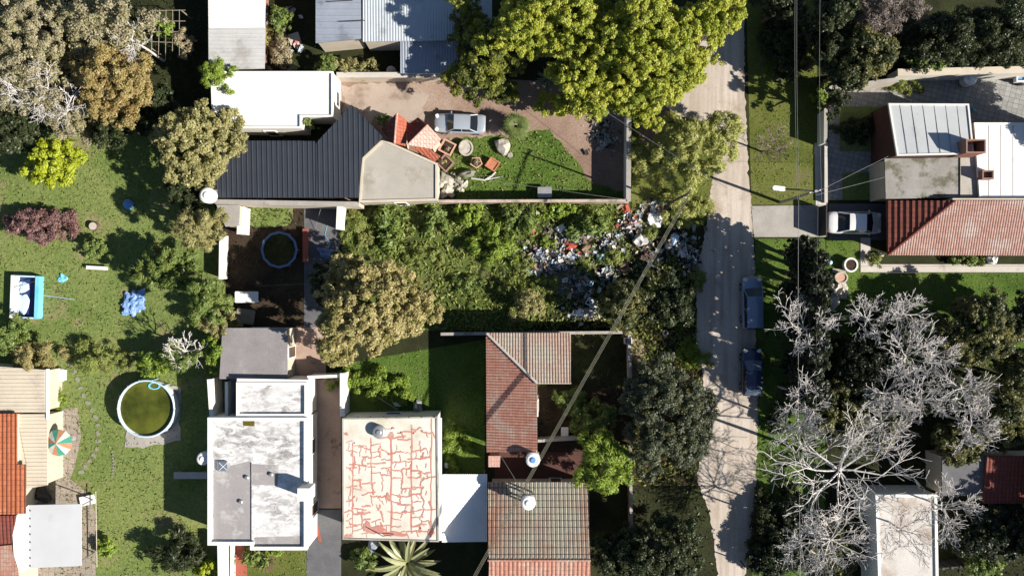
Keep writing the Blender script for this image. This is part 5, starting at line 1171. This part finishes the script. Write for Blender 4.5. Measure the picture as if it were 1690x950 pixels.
lump('boulder', 'round white stone below the pointed grey rock', 'boulder', 766, 303, (.35, .3, .25), STONE)
mb = MB(); mb.tube([P(778, 294, .12), P(800, 297, .2), P(812, 290, .25), P(818, 284, .15)], [.09, .08, .08, .05], 6); mb.tube([P(800, 297, .2), P(830, 291, .1)], [.05, .02], 5)
tag(mb.build('fallen_branch', GREYBARK, None, P(800, 294)), 'pale forked branch lying on the yard grass', 'branch')
# planters by the white car's lawn
pot('white round planter with dark soil beside the garden path', 1405, 437, 1.15, 1.2, .7, PLASTW, 0, 20)
pot('pinkish white round planter between the other stones and planter', 1389, 458, 1.1, .95, .6, STONE, 0, 14, PALETERRA)
for i, (a, b, s) in enumerate(((1380, 474, .5), (1392, 472, .42), (1384, 484, .55), (1394, 486, .35), (1378, 488, .35))):
    lump('rock', 'white rough rock in the pile below the round planters', 'rock', a, b, (s, s * .8, s * .6), STONE, group='rocks below the round planters', rough=.3)
lump('log', 'brown log lying below the white rocks', 'log', 1378, 498, (.7, .35, .25), PALEWOOD, rough=.12)
lump('ball', 'small grey ball in the planter shadow', 'ball', 1370, 433, (.2, .2, .2), PALEBLUE, rough=0, smooth=True)
for k in range(3): mb = MB(); mb.tube([P(1374, 444 + k * 2.5, .1), P(1396, 445 + k * 2, .15)], .05, 5); tag(mb.build('pole', PALEWOOD, None, P(1385, 446 + k * 2)), 'pale wooden pole lying between the round planters', 'pole', 'poles between the round planters')
lump('garden_statue', 'small white ornament at the corner of the red tiled wing', 'ornament', 1452, 421, (.25, .25, .45), STONE)
lump('garden_chair', 'white garden chair in the shade at the end of the path', 'chair', 1637, 428, (.45, .35, .45), PLASTW, rough=.45, freq=5)
lump('planter_tub', 'white tub beside the shaded roof behind the walled pavement', 'tub', 1384, 125, (.4, .22, .3), PLASTW)
lump('watering_hose', 'small turquoise heap at the corner of the pale membrane roof', 'hose', 1607, 181, (.25, .12, .1), CYAN, rough=.4)
t = thing('cart', 'grey rusty cart frame by the white rendered wall', 'cart', P(1640, 122)[:2] + (0,)); x, y, _ = P(1640, 122, .6)
MB().box((x, y, .6), (1.3, .6, .08)).build('deck', DARKMETAL, t)
for a in (-.5, .5):
    for b in (-.3, .3): MB().tube([(x + a, y + b, .22), (x + a, y + b + .08, .22)], .22, 12).build('wheel', BLACK, t)
lump('rubbish_bag', 'white sack standing in the shade below the carport corner', 'sack', 657, 663, (.42, .42, .4), PLASTW, rough=.1)
lump('rubbish_bag', 'grey covered motorbike like bundle at the top edge of the cracked roof', 'bundle', 690, 672, (.75, .4, .5), STEEL, rough=.35)
lump('rubbish_bag', 'dark grey bag under the gutter of the cracked roof', 'bag', 615, 899, (.6, .45, .5), ZINCB, rough=.3)
lump('bucket', 'small white bucket beside the white carport roof', 'bucket', 737, 768, (.2, .3, .3), PLASTW, rough=.1)
bench('white slab by the thin wall behind the pale green tree', 932, 713, .6, .85, .4, PLASTW)
tag(MB().box(P(486, 64, .12), (.9, .9, .06), .3).build('board', CONCL, None, P(486, 64)), 'pale square board lying near the white shed', 'board')
lump('toy_heap', 'small red and white plastic toy heap near the white shed', 'toy', 491, 73, (.45, .3, .2), mat('toy_red', (.5, .08, .06), (.6, .55, .5), 4), rough=.4)
tag(MB().box(P(510, 338, .7), (.14, .12, .3)).build('meter_box', STEEL, None, P(510, 338)), 'small grey box near the top of the paved strip', 'box')
# ------------------------------------------------------------------ rubbish
COLS = [mat('white_litter', (.62, .61, .58)), mat('grey_litter', (.35, .36, .38)), mat('pale_blue_litter', (.42, .5, .6)), mat('brown_litter', (.22, .15, .1)), mat('dark_litter', (.03, .03, .035)), mat('red_litter', (.42, .09, .06)), mat('green_litter', (.1, .22, .16)), mat('pink_litter', (.5, .3, .33)), mat('cream_litter', (.5, .44, .35))]
def litter(label, spots, n, seed, wts):
    g = random.Random(seed); mb = MB()
    for _ in range(n):
        cx, cy, rx, ry = g.choice(spots); a, q = g.random() * 6.28, abs(g.gauss(0, .55))
        x, y, _ = P(cx + rx * q * math.cos(a), cy + ry * q * math.sin(a)); s = g.choice((.04, .05, .06, .08, .1, .15, .2)); z = .1 + .3 * max(0, 1 - q) * g.random()
        u = Vector((g.gauss(0, 1), g.gauss(0, 1), g.gauss(0, .5))).normalized(); w = u.cross(Vector((g.gauss(0, .5), g.gauss(0, .5), 1))).normalized(); nn = u.cross(w)
        c = Vector((x, y, z + s * .5)); e = g.uniform(.5, 1.6)
        vs = [c + u * s * e + w * s * .7, c - u * s * e * .9 + w * s * g.uniform(.4, 1), c - u * s * e - w * s * .7, c + u * s * e * .8 - w * s * g.uniform(.4, 1), c + nn * s * g.uniform(.1, .6)]
        mb.add(vs, [(0, 1, 4), (1, 2, 4), (2, 3, 4), (3, 0, 4)], g.choices(range(9), wts)[0])
    o = mb.build('litter', COLS); o['kind'] = 'stuff'; return o
litter('', [(925, 430, 66, 34), (890, 420, 50, 24), (1000, 400, 50, 24), (1000, 450, 30, 30), (960, 470, 40, 36), (965, 515, 34, 22), (900, 440, 46, 20), (945, 395, 34, 22)], 1700, 3, (17, 16, 15, 15, 22, .5, 2, 1, 7))
litter('', [(1040, 370, 26, 26), (1085, 350, 34, 18), (1120, 400, 42, 34), (1140, 430, 26, 34), (1070, 420, 36, 40)], 1100, 4, (16, 14, 9, 20, 24, 1.2, 2, 2.5, 9))
litter('', [(995, 215, 22, 20), (1000, 235, 24, 16)], 420, 5, (16, 22, 3, 10, 14, 0, 0, 0, 6))
litter('', [(495, 80, 24, 14), (475, 20, 24, 14)], 50, 6, (8, 6, 3, 6, 6, 2, 1, 1, 4))
MND = mat('rubbish_mound_soil', (.1, .085, .07), (.17, .15, .13), 3, bump=.8)
mm = MB(); blob(mm, P(930, 438, 0), (3.4, 1.8, .1), 1, .25); 
o = mm.build('rubbish_mound', MND, None, P(930, 438)); o['kind'] = 'structure'
def bag(label, px, py, sx, sy, sz, m, cat='bag', name='plastic_bag', rough=.3): return lump(name, label, cat, px, py, (sx, sy, sz), m, rough=rough, freq=4)
bag('bright red plastic bag lying on the rubbish heap', 942, 405, .35, .5, .35, COLS[5])
bag('white sheet of torn fabric at the top of the verge rubbish', 1080, 362, .75, .65, .3, PLASTW, 'sheet', 'torn_sheet', .4)
bag('big grey and white sack between the rubbish and the cable', 1056, 396, .52, .62, .55, mat('grey_sack', (.4, .38, .38), (.55, .53, .52)), 'sack', 'sack')
bag('pale blue plastic tub among the verge rubbish', 1113, 396, .35, .6, .3, PALEBLUE, 'tub', 'plastic_tub', .2)
bag('red cloth scrap at the corner of the walled yard', 1033, 345, .35, .45, .2, COLS[5], 'cloth', 'cloth_scrap', .4)
bag('pink and white bundle of clothes below the walled yard corner', 1035, 374, .5, .35, .3, mat('faded_clothes', (.5, .38, .38), (.6, .55, .54), 3), 'bundle', 'clothes_bundle', .4)
bag('pale green plastic bag on the right side of the rubbish heap', 992, 424, .4, .35, .3, mat('pale_green_plastic', (.3, .45, .38)))
bag('white carrier bag at the lower end of the rubbish heap', 958, 517, .4, .4, .3, PLASTW)
bag('white bag on top of the rubbish beside the dark bush', 925, 377, .4, .3, .3, PLASTW)
bag('white crumpled bag above the red plastic bag', 943, 391, .45, .28, .25, PLASTW)
bag('grey blue plastic sheeting below the red bag', 944, 424, .6, .45, .2, COLS[2], 'sheeting', 'plastic_sheeting', .45)
bag('pink and red rags at the top of the verge rubbish', 1093, 346, .55, .3, .3, mat('rags', (.5, .25, .3), (.25, .12, .12), 4), 'rags', 'rags', .45)
bag('brown dry branch heap beside the red bag', 968, 405, .8, .4, .3, mat('dry_brush', (.26, .19, .12), (.16, .11, .07), 4), 'brushwood', 'brushwood', .5)
bag('brown dry brushwood heap at the end of the low wall', 1030, 442, .45, .5, .3, mat('dry_brush_dark', (.22, .15, .1), (.12, .08, .05), 4), 'brushwood', 'brushwood', .5)
bag('red scrap bag at the left end of the rubbish', 879, 381, .25, .2, .2, COLS[5])
def crate(label, px, py, sx, sy, h, rot, m=PLASTW, name='crate'):
    x, y, _ = P(px, py, h); t = thing(name, label, 'box', (x, y, 0), R(rot)); mb = MB()
    for dx, dy, a, b in ((-sx / 2, 0, .05, sy + .05), (sx / 2, 0, .05, sy + .05), (0, -sy / 2, sx - .05, .05), (0, sy / 2, sx - .05, .05)): mb.box((dx, dy, h / 2), (a, b, h))
    mb.build('rim', m, t, local=True); MB().box((0, 0, h * .45), (sx - .054, sy - .054, .04)).build('base', m, t, local=True)
crate('white oblong crate on the verge beside the road', 1128, 413, .5, 1.05, .3, 12)
crate('white square crate at the lower end of the rubbish heap', 976, 499, .75, .6, .3, -30)
crate('pale blue box among the rubbish right of the heap centre', 974, 467, .45, .4, .3, -15, PALEBLUE)
crate('small white box left of the pale blue box', 932, 462, .4, .3, .25, 10)
crate('small white box at the heart of the rubbish heap', 925, 440, .35, .3, .3, 40)
crate('white upright box beside the low wall at the verge', 1037, 562, .55, .45, .7, 5)
def tyre(label, px, py, r, z, m=BLACK, group=None):
    x, y, _ = P(px, py, z); pts = [(x + r * math.cos(k * .3142), y + r * math.sin(k * .3142), z) for k in range(21)]
    mb = MB(); mb.tube(pts, r * .32, 8, cap=False); return tag(mb.build('tyre', m, None, (x, y, 0), True), label, 'tyre', group)
PALERUB = mat('dusty_tyre', (.4, .39, .37), (.3, .29, .28), 3)
tyre('dusty pale tyre left of two others in the yard corner', 985, 204, .2, .1, PALERUB); tyre('middle one of the dusty pale tyres in the yard corner', 1000, 198, .18, .1, PALERUB); tyre('dusty pale tyre nearest the yard front wall', 1013, 201, .2, .1, PALERUB)
tyre('orange ring lying in the shaded yard corner', 998, 239, .3, .12, TERRA); tyre('small pale tyre on the shaded verge near the low wall', 1098, 549, .2, .1, PALERUB)
lump('bucket', 'small round bucket beside the pale blue tub', 'bucket', 1103, 407, (.3, .3, .3), CONCL, rough=.03)
# ------------------------------------------------------------------ poles and cables
def pole(label, px, py, h, r=.13, arm=None, m=CONC, name='utility_pole', cat='utility pole', brace=False):
    x, y, _ = P(px, py); t = thing(name, label, cat, (x, y, 0))
    MB().tube([(x, y, 0), (x, y, h)], [r, r * .7], 10).build('shaft', m, t)
    if arm:
        a = R(arm[0]); L = arm[1]; mb = MB(); mb.box((x, y, h - .35), (L, .1, .12), a); mb.build('crossarm', m, t)
        for s in (-.42, 0, .42): MB().lathe((x + math.cos(a) * L * s, y + math.sin(a) * L * s, h - .29), [(.04, 0), (.06, .06), (.04, .14)], 8).build('insulator', WHITE, t)
    return t, (x, y)
pole('dark slim utility pole on the verge at the walled yard corner', 1100, 338, 8.9, .1, (60, .9), DARKMETAL)
t, (x, y) = pole('concrete street lamp pole on the grass verge by the driveway', 1288, 334, 8.2, .13, (15, .9))
lx, ly, _ = P(1293, 312, 7.4); a = Vector((x, y, 8.0)); b = Vector((lx, ly, 7.45))
MB().tube([a, a.lerp(b, .5) + Vector((0, 0, .25)), b], .06, 8).build('lamp_arm', DARKMETAL, t)
d = (b - a); d.z = 0; d.normalize(); an = math.atan2(d.y, d.x)
MB().box((lx + d.x * .35, ly + d.y * .35, 7.45), (.95, .34, .16), an, bev=.1).build('lamp_head', PLASTW, t)
pole('short wooden post at the road edge near the bottom', 1222, 925, 1.6, .07, None, DARKWOOD, 'post', 'post')
pt = P(1137, 324, 8.6)
cable('thick overhead cable bundle running diagonally across the tiled roofs', [(1135, 324, 8.6), (775, 965, 6.6)], .024, mat('bundle_cable', (.11, .11, .08), (.15, .145, .105), 2), .3, 3, .1)
MB().box(P(1059, 458, 7.9), (.5, .14, .12), R(61)).build('splice_box', CONC, bpy.data.objects['power_cable'])
TX = P(1348, 318, 7.9)
def vcab(label, x0, x1, y1, z=7.9, n=1): cable(label, [(x0, -40, z), (x1, y1, z)], .011, WIREL, .3, n, .14)
vcab('pair of pale overhead wires running up the right verge', 1314, 1318, 330, 7.9, 2)
vcab('pale overhead wire along the front walls at the upper right', 1354, 1356, 330)
cable('thin overhead wire crossing the right hand gardens down to the bottom', [(1318, 330, 7.9), (1322, 990, 7.6)], .014, WIREL, .3)
cable('thin overhead wire from the lamp pole down past the hedge', [(1350, 330, 7.9), (1349, 990, 7.6)], .012, WIRE, .3)
cable('thin wire from the lamp pole to the mossy grey roof', [(1346, 322, 7.9), (1462, 292, 3.4)], .012, WIREL, .15)
cable('thin wire from the lamp pole to the dark red brick wall', [(1346, 318, 7.9), (1466, 258, 4.4)], .012, WIREL, .15)
cable('thin wire above the walled yard from the front wall corner', [(1037, 330, 2.2), (770, 292, 3.2)], .012, WIREL, .1)
cable('thin wire from the lime trees across the dark yard corner', [(990, 178, 6), (1200, 310, 7.6)], .014, WIREL, .2)
cable('thin wire crossing the lower garden path', [(1440, 450, 1.2), (1800, 449, 1.2)], .012, WIREL, .03)
cable('washing line across the trampoline yard', [(428, 472, 1.8), (552, 465, 1.8)], .012, WIREL, .1)
cable('washing line over the shaded lawn beside the cracked roof', [(612, 648, 2), (655, 675, 3.4)], .014, WIREL, .05)
cable('thin pale pipe lying on the left lawn beside the rectangular pool', [(66, 486, .1), (122, 494, .08)], .025, PALEBLUE, 0, name='hose')
cable('garden hose curling on the paved strip', [(540, 372, .05), (536, 388, .06), (545, 400, .05), (538, 418, .06)], .02, CYAN, 0, name='hose')
cable('leaning pale rod on the paved strip beside the thicket wall', [(520, 378, .1), (529, 345, 1.4)], .02, WIREL, 0, name='rod')
cable('guy wire from the white tank to the L shaped roof', [(872, 826, 5.2), (824, 748, 3.2)], .022, WIREL, .0)
cable('dark bent antenna pipe at the lower edge of the cracked roof', [(606, 870, 3.75), (632, 884, 3.9), (650, 881, 3.7)], .03, DARKMETAL, 0, name='antenna')
cable('tall narrow fence rail beside the patio paving', [(158, 810, .9), (160, 935, .9)], .035, PALEWOOD, 0, name='rail')
cable('grey bent wire on the yard branch pile', [(745, 288, .2), (800, 290, .3), (828, 292, .2)], .012, WIREL, 0, name='wire')
